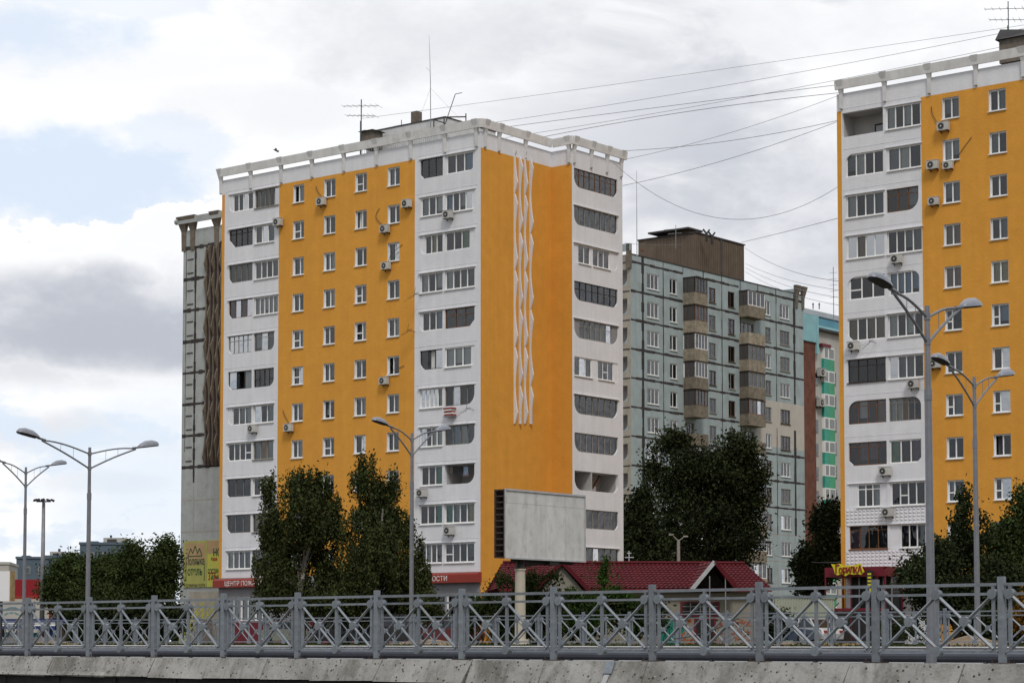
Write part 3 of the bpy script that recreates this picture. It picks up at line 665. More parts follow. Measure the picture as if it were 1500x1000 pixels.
# floor-slab shadow lines between the loggia panels
for k in range(11):
    z = ZC-k*H+1.12
    for a, b in ((xL+.4, cA['w1']-.05), (cA['o1']+.05, -.25)): wallA.box(a, b, -.012, -.0005, z, z+.02, 0)
wallA.build('wall', [M['white'], M['white'], M['orange'], M['lilac']], WA)
b = MB(); b.add([(xL,0,36.0),(0,0,36.0),(0,yB,36.0),(xC,yB,36.0),(xC,yD,36.0),(xL,yD,36.0)], [(0,1,2,3,4,5)])
# inner skin of the parapet
for (x0,y0),(x1,y1) in (((xL,0),(0,0)),((0,0),(0,yB)),((0,yB),(xC,yB)),((xC,yB),(xC,yD)),((xC,yD),(xL,yD)),((xL,yD),(xL,0))):
    d = Vector((x1-x0,y1-y0,0)).normalized(); n = Vector((-d.y,d.x,0))*.18
    b.quad((x0,y0,ZP+1.15),(x1,y1,ZP+1.15),(x1+n.x,y1+n.y,ZP+1.15),(x0+n.x,y0+n.y,ZP+1.15))
b.build('roof', [M['roofdark']], WA)
for c in cols:
    for k in range(11):
        i = rnd.random(); q = rnd.choice(['dp','kd','dP','kP','pk','dd','wk','dp','dW','kw','dp','kp','dw','pd','dk','kp','dp'])
        sub = (0,) if rnd.random() < .25 else None
        glazing('window', WA, 'f', 0, c-ww/2, ZC-k*H-wh/2, ww, wh, 'pvc', q, wts=rnd.choice([(1,1),(.8,1.1),(1.1,.8),(1,1)]), sub=sub, y0=.16, bw=.09, room=1.1, open_=0 if rnd.random() < .12 else None)
for h_ in shopw: glazing('shop_window', WA, 'f', 0, h_[0], h_[1], h_[2], h_[3], 'pvc', 'ww' if h_[0] < -12 else 'kk', y0=.1)
brf = [fxs(u, 200) for u in (325.5, 369, 413.5, 458.5, 505, 553, 603, 653, 699)]
parapet(WA, 'f', 0, xL, 0, brf, ZT)
by = [A.fy(u, 210)[0] for u in (709.5, 730, 768.5)]
parapet(WA, 'r', 0, 0, yB, by, ZT, extent=(0,-.3))
parapet(WA, 'f', yB, 0, xC, [xC-.2], ZT, extent=(-.3,.3))
by = [yB+.2]+[A.fy(u, 230, xC)[0] for u in (865, 888, 909)]
parapet(WA, 'r', xC, yB, yD, by, ZT, extent=(.12,.25))
b = MB(); vs = []
for i in range(7):                       # curved corner piece of the rail
    a = math.pi*1.5+i*math.pi/12
    for o, z in ((.27,ZT-.60),(.16,ZT-.60),(.26,ZT),(.37,ZT)): vs.append((-.0+ (o)*math.cos(a), (o)*math.sin(a), z))
b.add(vs, [tuple((i*4+j, i*4+(j+1)%4, (i+1)*4+(j+1)%4, (i+1)*4+j)) for i in range(6) for j in range(4)]); b.build('corner_rail', M['railwhite'], WA)
for i, u in enumerate((753, 760.5, 768, 776)):
    s = A.fy(u, 420)[0]; fin(WA, 'r', 0, s, A.fy(u, 621)[1], A.fy(u, 222)[1], i % 2, m='white')
# shop signs over the ground floor
def sign(fr, parent, x0, x1, z0, z1, s, size, xt, mt, back):
    b = MB(); b.prism([(-.42,z0),(-.42,z1-.12),(-.34,z1),(-.002,z1),(-.002,z0)], x0, x1, 'x')
    o = b.build('sign_fascia', M[back], parent); o['label'] = 'red fascia sign with white lettering'
    text('lettering', s, size, M[mt], o, (xt, -.43, z0+.12), (R(90),0,0), .008)
zsg = A.fx(340, 860)[1]
sign(A, WA, xL-.25, A.fx(404,850)[0], zsg, zsg+.66, 'ЦЕНТР ПОЖАРНОЙ', .50, A.fx(334.5,854)[0], 'signwhite', 'signred')
sign(A, WA, A.fx(632,850)[0], .12, zsg-.02, zsg+.68, '', .46, A.fx(640,850)[0], 'signwhite', 'signred')
text('lettering', 'ОСТИ', .5, M['signwhite'], [o for o in bpy.data.objects if o.name.startswith('sign_fascia')][-1], (A.fx(638.5,850)[0], -.43, zsg+.12), (R(90),0,0), .008)
# laundry on the open loggia
zb = ZC-8*H-lh/2+.14; b = MB(); b.tube([(S4[0]+.1,.35,zb+1.25),(S4[1]-.1,.35,zb+1.2)], .012, 4)
LN = b.build('washing_line', M['cable'], WA)
for dx, w, h_, mk in ((.25,.22,.42,'beige'),(.5,.55,.5,'dark'),(1.1,.35,.62,'cur_d'),(1.5,.4,.6,'cur_b'),(1.45,.5,.2,'cur_m')):
    b = MB(); n = 6
    for j in range(n): 
        xa = S4[0]+dx+w*j/n; xb = S4[0]+dx+w*(j+1)/n; ya = .33+.03*(j%2); yb_ = .33+.03*((j+1)%2); d = .0 if mk != 'cur_m' else .5
        b.quad((xa,ya,zb+1.24-d-h_),(xb,yb_,zb+1.24-d-h_),(xb,yb_,zb+1.24-d),(xa,ya,zb+1.24-d))
    b.build('laundry', M[mk], LN)

# ------------------------------------------------------------------ painted block B (right)
B = Frame(1229, 500, 144.2)
WB = thing('apartment_block', 'orange and white apartment block on the right, cut by the photo edge', 'apartment block', B.o, ROT, 'painted orange and white blocks')
def bxs(u, v=500): return B.fx(u, v)[0]
ZB = B.fx(1397, 157)[1]; ZBP = B.fx(1353, 142)[1]; ZBT = B.fx(1240, 118)[1]
print('B', ZB, ZBP, ZBT, bxs(1353), bxs(1500), 'ratio', (B.fx(1397,157)[1]-B.fx(1397,728)[1])/9)
XE = bxs(1500)+6.5
wallB = MB(); innB = MB(); holes = []
w0, w1 = bxs(1235.5), bxs(1353)
colsB = [bxs(1397), bxs(1466)]; colsB.append(colsB[1]+(colsB[1]-colsB[0])); wwB, whB = 1.2, 1.4
for k in range(11):
    for c in colsB: holes.append((c-wwB/2, ZB-k*H-whB/2, wwB, whB, None, .9))
T1 = (bxs(1241.5), bxs(1297)); T2 = (bxs(1301), bxs(1348)); T2w = bxs(1352.5)
LB1 = [({},None), ({'tl':.55},('pvc','ppkk',0,0)), (None,('pvc','wkpp',0,0)), (None,('pvc','WtWW',0,0)), ({'tl':.7},('pvc','kdd',.15,0,dict(sub=(0,)))), ({'bl':-.45},('pvc','tktt',0,0)),
       (None,('blackwood','pkkk',0,0,dict(glass='oldglass',transom=.4))), ({'tl':.7},('redwood','dwdt',0,0,dict(transom=.3))), ({'bl':-.35},('redwood','dmmd',0,0,dict(transom=.25))),
       (None,('pvc','pdp',.6,.5,dict(transom=.28))), (None,('redwood','mkkk',0,0,dict(transom=.25)))]
LB2 = [(None,('pvc','pkdk',0,0)), (None,('pvc','pwk',.1,0)), ({'br':.8},('redwood','ddp',0,0,dict(transom=.35))), (None,('pvc','kkpp',0,0)), ({'tr':.6},('pvc','bbbb',.1,0)),
       (None,('pvc','wkwk',0,0)), (None,('pvc','Pppk',0,0)), ({'tr':.6},('greywood','dpokd',0,0,dict(transom=.3))), ({'br':-.35},('pvc','lkm',0,0)),
       (None,('pvc','kkdk',.05,0,dict(sub=(1,)))), (None,('pvc','kkp',.7,0))]
lhB = 1.55
for k in range(11):
    zb = ZB-k*H-lhB/2-.02
    wide = LB2[k][0] is None
    for (a, b_), (rad, sp) in ((T1, LB1[k]), ((T2[0], T2w if wide else T2[1]), LB2[k])):
        holes.append((a-(.25 if sp is None else 0), zb, b_-a+(.25 if sp is None else 0), lhB+(.1 if sp is None else 0), rad, 1.35 if sp else 1.7))
        loggia(WB, 'f', 0, a, zb, b_-a, lhB, sp, rad)
        if not sp: room(WB, 'f', 0, a-.25, zb, b_-a+.25, lhB+.1, 1.7)
        if sp and not rad: hood(wallB, 'f', 0, a, b_-a, zb+lhB+.02, 0, rnd.choice((.06,.09,.12)))
zb = ZB-lhB/2
b = MB(); b.box(T1[0]+1.35, T1[0]+2.5, 1.60, 1.68, zb-.02, zb+.95); b.build('balcony_door', M['blackwood'], WB)
b = MB(); b.box(T1[0]+1.5, T1[0]+2.5, 1.52, 1.59, zb-.01, zb+.82); b.build('cupboard', M['cur_p'], WB)
zsB = B.fx(1260, 835)[1]
shB = [(T2[0]+.1, zsB-3.0, 1.9, 2.6, None, 2.5)]
holes += shB
wall_face(wallB, 'f', 0, 0, XE, GZ-.3, ZBP+1.2, holes, dict(s=[w0, w1], z=[ZBP], f=lambda s, z: 0 if z > ZBP or w0 < s < w1 else 2), 1, .25)
for (x0,y0),(x1,y1) in (((XE,0),(XE,14.4)),((XE,14.4),(0,14.4)),((0,14.4),(0,0))): wallB.quad((x0,y0,GZ-.3),(x1,y1,GZ-.3),(x1,y1,ZBP+1.2),(x0,y0,ZBP+1.2),2)
for k in range(9):
    z = ZB-k*H+1.14; wallB.box(w0+.05, w1-.05, -.012, -.0005, z, z+.02, 0)
# ribbed tiles on the two lowest balcony fronts
for zt_ in (ZB-9*H-lhB/2-.12, ZB-10*H-lhB/2-.12, ZB-11*H-lhB/2+.9):
    nx = 19; nz = 5; th_ = 1.15/nz; tw = (w1-w0-.1)/nx
    for i in range(nx):
        for j in range(nz):
            x0 = w0+.05+i*tw; z0 = zt_-1.15+j*th_
            wallB.add([(x0,-.004,z0),(x0+tw,-.004,z0),(x0+tw,-.004,z0+th_),(x0,-.004,z0+th_),(x0+tw*.5,-.06,z0+th_*.35)], [(0,1,4),(1,2,4),(2,3,4),(3,0,4)], 3)
wallB.build('wall', [M['white'], M['white'], M['orange'], M['whitetile']], WB)
b = MB(); b.quad((0,0,ZBP+.9),(XE,0,ZBP+.9),(XE,14.4,ZBP+.9),(0,14.4,ZBP+.9)); b.quad((0,0,ZBP+1.2),(XE,0,ZBP+1.2),(XE,.18,ZBP+1.2),(0,.18,ZBP+1.2)); b.build('roof', M['roofdark'], WB)
for ci, c in enumerate(colsB):
    for k in range(11):
        q = rnd.choice(['kp','kk','pk','kb','pp','kd','wp','tt','kP','bk','dk','kk'])
        if (ci, k) == (0, 4): q = 'tt'
        if (ci, k) == (1, 4): q = 'yy'
        glazing('window', WB, 'f', 0, c-wwB/2, ZB-k*H-whB/2, wwB, whB, 'pvc', q, wts=(.62,1.1) if k in (5,7,9) else (1,1), sub=(0,) if k in (5,7,9) else None, y0=.16, bw=.09, room=1.1, open_=0 if rnd.random() < .1 else None)
b = MB(); b.box(0, 1.9, .1, .15, 0, 2.6); b.build('shop_shutter', M['greywall'], WB, (T2[0]+.1, 0, zsB-3.0))
parapet(WB, 'f', 0, 0, XE, [bxs(u,130) for u in (1233, 1296.5, 1362, 1430.5, 1500)]+[bxs(1500)+3.4], ZBT)

# air conditioners of the two painted blocks
def acf(fr, u, v, label, cable=None, big=1., off=0):
    s, z = fr.fx(u, v); return ac_unit(fr, 'f', 0, s, z, label, cable, big=big)
acf(A, 474, 296, 'air conditioner with blue sticker below the top window of the second orange column', ((-.05,.3),(-.75,1.35),-.15))
acf(A, 410.5, 326, 'air conditioner beside the second loggia down, left edge of the orange field')
acf(A, 599, 299, 'air conditioner at the right edge of the orange field, near the second loggia row')
acf(A, 567, 336, 'air conditioner under the second window from the top of the fourth orange column', ((-.3,.3),(-.7,1.7),-.55))
acf(A, 568.5, 390, 'air conditioner under the third window from the top, its cable arching up to the right', ((.1,.3),(1.5,1.55),-.35), .95)
acf(A, 659.5, 315, 'air conditioner with a red badge under the second loggia down, near the block corner')
acf(A, 565.5, 558, 'air conditioner by the seventh window of the fourth orange column, wavy cable to the right', ((.2,.3),(1.9,1.1),-.3), .95)
acf(A, 426, 626.5, 'air conditioner below the eighth window row beside the leftmost orange window', ((-.1,.3),(-.8,1.45),-.1))
acf(A, 373, 628, 'air conditioner on the white wall under the left loggias, above the birch trees')
acf(A, 621, 722, 'air conditioner on the white wall below the loggia left of the washing, centre block')
acf(A, 661, 777, 'air conditioner between the two lowest loggia rows near the block corner')
acf(B, 1384.5, 186, 'top air conditioner on the right block, under the first orange window', ((-.45,.2),(-.95,1.55),-.15))
acf(B, 1369, 242.5, 'left one of the two air conditioners side by side on the right block')
acf(B, 1391, 243, 'right one of the two air conditioners side by side, cable rising to the right', ((.4,0),(1.9,2.0),-.1), .85)
acf(B, 1370, 295.5, 'air conditioner left of the third orange window row on the right block', big=.9)
acf(B, 1316, 380, 'air conditioner on the white wall right above the big street lamp head')
acf(B, 1252.5, 507, 'air conditioner under the brown curtained loggia at the left edge of the right block')
acf(B, 1372, 533, 'air conditioner beside the orange window behind the smaller right street lamp')
acf(B, 1340.5, 562.5, 'air conditioner between the glazed loggia and the arched loggia on the right block')
acf(B, 1299, 690, 'air conditioner with a blue badge under the chamfered brown loggia')
acf(B, 1303, 750, 'air conditioner on the textured balcony front, lowest on the right block')
# red and white bundle hung out of the old loggia
s, z = A.fx(662, 603); b = MB()
for i in range(5):
    a = i*1.3; b.box(-.38+.04*math.sin(a), .38+.05*math.cos(a), -.42-.02*i, -.02, -.3+.115*i, -.3+.115*(i+1)-.01, i % 2)
b.box(-.46,.46,-.5,-.45,-.36,-.32,2); b.box(-.46,-.42,-.5,-.001,-.36,-.32,2); b.box(.42,.46,-.5,-.001,-.36,-.32,2)
o = b.build('laundry_bundle', [M['signred'], M['pvc'], M['alu']], None, A.o+XH*s+Vector((0,0,z)), ROT); tag(o, 'red and white bundle on a wall rack below the weathered loggia', 'bundle')
# small wall antennas
def wall_antenna(fr, u, v, label, ln=1.1, up=.5):
    s, z = fr.fx(u, v); b = MB(); b.tube([(0,0,0),(0,-.8,.05)], .02, 5); b.tube([(-ln,-.75,-.45),(ln*.35,-.78,.12)], .012, 4); b.tube([(-.1,-.8,-.2),(.1,-.8,up)], .014, 4)
    for i in range(4): b.tube([(-.5+i*.22,-.5,-.2+i*.09),(-.5+i*.22,-1.05,-.2+i*.09)], .008, 4)
    o = b.build('wall_antenna', M['dark'], None, fr.o+XH*s+Vector((0,0,z)), ROT); tag(o, label, 'antenna', 'small antennas on the walls')
wall_antenna(A, 618, 433, 'spindly antenna sticking out left of the fifth loggia row, centre block')
wall_antenna(A, 608, 486, 'thin antenna at the edge of the orange wall under the sixth orange row')
wall_antenna(A, 694, 600, 'thin antenna beside the red bundle near the block corner', .9)
wall_antenna(B, 1283, 502, 'small antenna under the brown curtained loggia of the right block', .6)
# ------------------------------------------------------------------ grey blue panel block behind (centre right)
Pn = Frame(924, 500, 204.0)
WP = thing('panel_block', 'weathered grey blue panel block with dark joints and stacked balconies, behind the dark trees', 'apartment block', Pn.o, ROT)
pys = lambda u, v=560: Pn.fy(u, v)[0]
YE = pys(1177.5); ZR = Pn.fy(1058, 402)[1]; ZW = Pn.fy(957, 413)[1]
print('P', YE, ZR, ZW, (Pn.fy(957,413)[1]-Pn.fy(957,587)[1])/4, Pn.fy(924,372)[1], Pn.fy(1170,425)[1])
ZR = Pn.fy(924, 372)[1]
wp = MB(); ip = MB(); hp = []
wc = [(957,2.0,1.5),(987,1.25,1.5),(1044,1.25,1.5),(1072,1.25,1.6),(1125.5,1.1,1.5),(1150,1.95,1.5)]
wpos = [(pys(u), w, h) for u, w, h in wc]
BD = [1.35, 1.05]
bal = [(Pn.fy(1018,560,1.35)[0]-.05, Pn.fy(1036.5,560,1.35)[0]+.05), (Pn.fy(1096,560,1.05)[0]-.05, Pn.fy(1120.5,560,1.05)[0]+.05)]
print('bal', bal, [pys(u) for u in (987,1044,1072,1125)])
for k in range(12):
    for s, w, h in wpos: hp.append((s-w/2, ZW-k*H-h/2, w, h, None, 1.0))
    for a, b_ in bal: hp.append((a+.35, ZW-k*H-1.45, b_-a-.8, 2.2, None, 1.2))
def zoneP(s, z):
    return 1 if (s > bal[1][1] and ZW-5*H-.55 < z < ZW-3*H-1.3) else 0
seams = [pys(u) for u in (942, 972, 1001, 1031, 1058, 1085, 1111, 1137.5, 1164)]
wall_face(wp, 'r', 0, 0, YE, GZ, ZR, hp, dict(s=[bal[1][1]], z=[ZW-5*H-.55, ZW-3*H-1.3], f=zoneP), 0, .2)
def seam(s0, z0, s1, z1, w, mi=2):
    n = max(1, int(max(abs(s1-s0), abs(z1-z0))/.8)); P = PT('r', 0)
    for i in range(n):
        a = s0+(s1-s0)*i/n; b_ = s0+(s1-s0)*(i+1)/n; c = z0+(z1-z0)*i/n; d = z0+(z1-z0)*(i+1)/n
        ww_ = w*rnd.uniform(.6, 1.25); j = rnd.uniform(-.02, .02)
        if abs(s1-s0) > abs(z1-z0): wp.quad(P(a,.006,c-ww_/2+j), P(b_,.006,d-ww_/2+j), P(b_,.006,d+ww_/2+j), P(a,.006,c+ww_/2+j), mi)
        else: wp.quad(P(a-ww_/2+j,.009,c), P(b_-ww_/2+j,.009,d), P(b_+ww_/2+j,.009,d), P(a+ww_/2+j,.009,c), mi)
for k in range(12):
    z = ZW-k*H+1.5
    mi = 2 if k < 9 else 3
    segs = [(0.02, bal[0][0]), (bal[0][1], bal[1][0]), (bal[1][1], YE-.02)]
    for a, b_ in segs:
        if not (k in (4,5) and a > bal[1][0]): seam(a, z, b_, z, .24 if mi == 2 else .09, mi)
for i, s in enumerate(seams):
    dbl = i in (0, 8)
    for k in range(-1, 12):
        z = ZW-k*H+1.5
        if k in (4,) and i >= 7: continue
        if i in (2, 5) and k >= 0 and bal[0][0] < s < bal[0][1]: continue
        if (i == 3 or i == 6) and 0 <= k: pass
        if i in (3, 6) and k >= 0: continue
        mi = 2 if (k < 9) else 3
        zt_ = min(z, ZR-.03)
        seam(s, zt_, s, z-H if k >= 0 else ZW+1.5, (.42 if dbl and mi == 2 else .15) if mi == 2 else .07, mi)
XWp = -13.
wall_face(wp, 'f', 0, XWp, 0, GZ, ZR, [h for k in range(12) for h in ((-2.9, ZW-k*H-.75, 2.5, 1.5, {'br':.7}, 1.4),)], dict(s=[], z=[], f=lambda s, z: 4), 4, .2)
for k in range(12): wp.box(-3.6, -.1, -.03, -.001, ZW-k*H+1.4, ZW-k*H+1.5, 2)
for (x0,y0),(x1,y1) in (((0,YE),(XWp,YE)),((XWp,YE),(XWp,0))): wp.quad((x0,y0,GZ),(x1,y1,GZ),(x1,y1,ZR),(x0,y0,ZR),0)
wp.quad((XWp,0,ZR-.02),(0,0,ZR-.02),(0,YE,ZR-.02),(XWp,YE,ZR-.02),2)
wp.box(-.03, .06, .0, YE, ZR, ZR+.07, 2)
wp.build('wall', [M['panelblue'], M['panelbeige'], M['joint'], M['jointpale'], M['oldbeige']], WP)
for k in range(12): room(WP, 'f', 0, -2.9, ZW-k*H-.75, 2.5, 1.5, 1.4, .2)
for ci, (s, w, h) in enumerate(wpos):
    for k in range(12):
        fr = 'pvc' if ci == 0 or (ci == 1) or (ci == 5 and k in (0,6,8,9,10,11)) or (ci == 4 and k in (0,2,5,9)) else rnd.choice(['wood','greywood','wood','pvc'] if ci == 5 else ['wood','greywood','wood'])
        q = rnd.choice(['pkp','Ppp','pPk','wpk','kpp','ppk']) if w > 1.5 else rnd.choice(['pk','kp','kk','dk','pp','kd'])
        glazing('window', WP, 'r', 0, s-w/2, ZW-k*H-h/2, w, h, fr, q, y0=.07, bw=.09, wts=None if w > 1.5 else (.7,1), glass='oldglass' if fr != 'pvc' else 'glass')
for bi, (a, b_) in enumerate(bal):
    for k in range(11):
        zb = ZW-k*H-1.45; w = b_-a-.1; dpt = BD[bi]
        t = MB(); t.box(0, dpt, a+.05, b_-.05, zb-.16, zb)                         # floor slab, front and cheeks
        t.box(dpt, dpt+.08, a+.05, b_-.05, zb-.16, zb+1.0); t.box(0, dpt, a+.05, a+.13, zb, zb+1.0); t.box(0, dpt, b_-.13, b_-.05, zb, zb+1.0)
        o = t.build('balcony', M['balc'], WP)
        loc_open = (bi == 1 and k in (1, 5)) or (bi == 0 and k in (5,))
        fr = ['wood','redwood','pvc','pvc','wood','redwood','greywood','pvc','greywood','pvc','pvc'][k] if bi == 0 else ['pvc','','greywood','greywood','redwood','','greywood','wood','pvc','pvc','pvc'][k]
        if fr and not loc_open:
            hh = 1.5
            glazing('balcony_glazing', o, 'r', dpt+.08, a+.06, zb+1.0, w-.02, hh, fr, rnd.choice(['pkPp','kppk','kkpp','pPpk']), y0=.02, bw=.08, sill=False, glass='oldglass' if fr != 'pvc' else 'glass')
            t = MB(); t.box(0, dpt+.12, a+.0, b_, zb+2.5, zb+2.56, 0)
            fm = 1
            t.box(0, .07, a+.06, a+.12, zb+1, zb+2.5, fm); t.box(dpt-.06, dpt+.07, a+.06, a+.12, zb+1, zb+2.5, fm); t.box(.5, .57, a+.06, a+.12, zb+1, zb+2.5, fm)
            t.quad((.03,a+.09,zb+1),(dpt,a+.09,zb+1),(dpt,a+.09,zb+2.5),(.03,a+.09,zb+2.5), 2 if not (bi == 0 and k == 3) else 1)
            t.quad((.03,b_-.09,zb+1),(dpt,b_-.09,zb+1),(dpt,b_-.09,zb+2.5),(.03,b_-.09,zb+2.5), 2)
            t.build('balcony_enclosure', [M['rust'], M[fr], M['oldglass']], o)
        s0 = a+.35; wd_ = b_-a-.8
        glazing('balcony_window', WP, 'r', 0, s0, zb, wd_, 2.2, 'greywood', 'kpk', y0=.12, bw=.09, glass='oldglass', sill=False)
# brackets at the far upper corner
for u in (1166, 1176):
    s = min(pys(u, 420), YE-.15); b = MB(); P = PT('r', 0)
    for o0,z0,w0,o1,z1,w1 in ((.12,ZR-1.5,.2,.14,ZR-.3,.24),(.14,ZR-.3,.24,.4,ZR+.9,.5)):
        vs = [P(s-w0,-.05,z0),P(s+w0,-.05,z0),P(s+w0,o0,z0),P(s-w0,o0,z0),P(s-w1,-.02,z1),P(s+w1,-.02,z1),P(s+w1,o1,z1),P(s-w1,o1,z1)]
        b.add(vs, [(0,3,2,1),(4,5,6,7),(0,1,5,4),(1,2,6,5),(2,3,7,6),(3,0,4,7)])
    b.build('rail_bracket', M['brownconc'], WP)
b = MB(); b.box(-.1,.1,YE-1.6,YE+.1,ZR+.45,ZR+.85); b.box(-2.5,-.2,YE-.1,YE+.1,ZR+.45,ZR+.85); b.box(-3,.1,-.25,-.05,ZR+.3,ZR+1.0); b.box(-.35,.05,-.25,.15,ZR-1.4,ZR+1.0,1); b.box(-3.2,-2.9,-.25,.15,ZR-1.4,ZR+1.0,1); b.build('roof_rail', [M['panelblue'], M['brownconc']], WP)
# lift housing on its roof
_y, _z = Pn.fy(1019.5, 360, -2.0); _q = Pn.o+XH*-2.0+D2*_y; Q = Frame(1019.5, 360, _q.y); q0 = Pn.loc(at(1019.5, 360, _q.y)); ztop = Q.fy(1019.5, 341)[1]; yl = Q.fy(1090, 380)[0]; xl = Q.fx(935, 370)[0]
b = MB(); b.box(q0.x+xl, q0.x, q0.y, q0.y+yl, ZR-.6, ztop); 
n = 26
for i in range(n):
    y = q0.y+.2+(yl-.4)*i/(n-1); b.box(q0.x, q0.x+.06, y-.07, y+.07, ZR-.6, ztop-.25)
for i in range(12):
    x = q0.x-.3-i*.42; b.box(x-.07, x+.07, q0.y-.06, q0.y-.001, ZR-.6, ztop-.3)
b.box(q0.x+xl-.1, q0.x+.12, q0.y-.12, q0.y+yl+.1, ztop, ztop+.12, 1); b.box(q0.x-.05,q0.x+.1,q0.y+yl*.49,q0.y+yl*.52,ZR-.6,ztop+.005,1)
b.box(q0.x-5.6, q0.x-.6, q0.y-.5, q0.y+2.2, ztop+.45, ztop+.62, 1); b.box(q0.x-3.6, q0.x-1., q0.y+.2, q0.y+1.6, ztop+.12, ztop+.45, 0)
b.box(q0.x-6.4, q0.x-4.8, q0.y-.05, q0.y-.0005, ZR-.3, ZR+1.6, 2)
b.box(q0.x-xl*-.0+xl+.3, q0.x-6.5, q0.y-.03, q0.y-.0008, ztop-1.1, ztop-.9, 3)
b.build('lift_housing', [M['roofhouse'], M['roofdark'], M['ironblack'], M['brickbrown']], WP)

# ------------------------------------------------------------------ unpainted block on the left, blind end wall
G = Frame(345, 500, 182.5)
WG = thing('panel_block', 'narrow unpainted panel block end with brown wavy fins, left behind the centre block', 'apartment block', G.o, ROT)
gx = lambda u, v=560: G.fx(u, v)[0]
XG = gx(267.5, 500); ZG = G.fx(295, 343)[1]
g = MB()
ZG1 = G.fx(270, 365)[1]
print('G', XG, ZG, ZG1, (G.fx(285,365)[1]-G.fx(285,683)[1])/7)
HG = (G.fx(285,362)[1]-G.fx(285,683)[1])/7
g.quad((XG,0,GZ),(0,0,GZ),(0,0,ZG1+1.6),(XG,0,ZG1+1.6),0)
for (x0,y0),(x1,y1) in (((0,0),(0,16)),((0,16),(XG,16)),((XG,16),(XG,0))): g.quad((x0,y0,GZ),(x1,y1,GZ),(x1,y1,ZG1+1.6),(x0,y0,ZG1+1.6),0)
g.quad((XG,0,ZG1+1.58),(0,0,ZG1+1.58),(0,16,ZG1+1.58),(XG,16,ZG1+1.58),1)
def gseam(x0,z0,x1,z1,w,mi):
    n = max(1,int(max(abs(x1-x0),abs(z1-z0))/.5))
    for i in range(n):
        a=x0+(x1-x0)*i/n; b_=x0+(x1-x0)*(i+1)/n; c=z0+(z1-z0)*i/n; d=z0+(z1-z0)*(i+1)/n; v=w*rnd.uniform(.55,1.3)
        if abs(x1-x0)>abs(z1-z0): g.quad((a,-.006,c-v/2),(b_,-.006,d-v/2),(b_,-.006,d+v/2),(a,-.006,c+v/2),mi)
        else: g.quad((a-v/2,-.009,c),(b_-v/2,-.009,d),(b_+v/2,-.009,d),(a+v/2,-.009,c),mi)
xs1, xs2, xs3 = gx(285), gx(271.5), gx(300)
for k in range(8): gseam(XG+.02, ZG1-k*HG, 0, ZG1-k*HG, .3, 1)
gseam(xs1, ZG1, xs1, ZG1-7.5*HG, .26, 1); gseam(xs2, ZG1, xs2, ZG1-6.5*HG, .07, 1)
for k in (8,9): gseam(XG+.02, ZG1-(k+.05)*HG, 0, ZG1-(k+.05)*HG, .12, 2)
gseam(xs1, ZG1-7.6*HG, xs1, ZG1-10*HG, .1, 2)
for k in range(7):
    for j in (.36, .8):
        z = ZG1-(k+j)*HG; g.box(xs2+.15, xs1-.25, -.05, -.01, z-.05, z+.03, 1)
zb2 = G.fx(290, 862)[1]
g.box(gx(281), 0, -.03, -.0015, GZ, zb2-.25, 3)
g.build('wall', [M['panelgrey'], M['joint'], M['jointpale'], M['oldbeige']], WG)
xf = [gx(302.5), gx(308), gx(313.5), gx(319.5), gx(325)]
g = MB(); g.box(gx(301), 0, -.08, -.012, ZG1-7*HG, ZG1-.1); g.build('fin_backing', M['rust'], WG)
for i, x in enumerate(xf): fin(WG, 'f', 0, x, ZG1-7*HG, ZG1-.05, i % 2, .11, 'brownconc', .30, .14)
g = MB()
g.box(XG-.3, 0, -.40, -.25, ZG1+2.15, ZG1+2.7); g.tube([(XG-.6,-.35,ZG1+2.4),(XG-.28,-.35,ZG1+2.4)], .25, 8); g.build('roof_rail', M['panelgrey'], WG)
for u in (270, 283, 318): 
    x = gx(u, 340); b = MB()
    for w0,o0,z0,w1,o1,z1 in ((.22,.1,ZG1-.2,.26,.12,ZG1+1.5),(.26,.12,ZG1+1.5,.6,.5,ZG1+2.8)):
        vs = [(x-w0,.1,z0),(x+w0,.1,z0),(x+w0,-o0,z0),(x-w0,-o0,z0),(x-w1,.1,z1),(x+w1,.1,z1),(x+w1,-o1,z1),(x-w1,-o1,z1)]
        b.add(vs, [(0,3,2,1),(4,5,6,7),(0,1,5,4),(1,2,6,5),(2,3,7,6),(3,0,4,7)])
    b.build('rail_bracket', M['brownconc'], WG)
# banners on the end wall
M['ban1'] = mat('olive_yellow_banner', (.37,.38,.11), .7, .08, 1, dirt=(.42,.27,.12), dscale=.35, damt=.6)
M['ban2'] = mat('yellow_banner', (.50,.50,.09), .7, .06, 1)
M['bantan'] = mat('tan_banner_patch', (.42,.29,.15), .7, .1, 1)
M['txtgreen'] = mat('dark_green_letter', (.02,.08,.035), .7, .1, 2)
M['txtred'] = mat('dark_red_letter', (.33,.03,.02), .7, .1, 2)
bx0, bz1 = G.fx(270.3, 792.5); bx1 = gx(304.5, 800); bz0 = G.fx(270.3, 860)[1]
b = MB(); b.box(bx0, bx1, -.10, -.05, bz0, bz1); b.box(bx0+.25, bx1-.2, -.106, -.101, bz0+1.95, bz1-.2, 1)
bo = b.build('banner', [M['ban1'], M['bantan']], None, G.o, ROT); tag(bo, 'faded olive hotel banner with a crown on the grey end wall', 'banner')
b = MB(); hgt = bz1-bz0
cr = [(0,0),(.3,.55),(.55,.15),(.85,.75),(1.15,.15),(1.4,.55),(1.7,0)]
cx = (bx0+bx1)/2-.85; cz = bz1-1.25
for p, q in zip(cr, cr[1:]): b.bar((cx+p[0],-.12,cz+p[1]*1.1),(cx+q[0],-.12,cz+q[1]*1.1), .07, .02)
b.bar((cx,-.12,cz-.05),(cx+1.7,-.12,cz-.05), .07, .02)
for x in (bx0+.35, bx1-.3): b.bar((x,-.12,cz-2.2),(x,-.12,cz-.7), .05, .02)
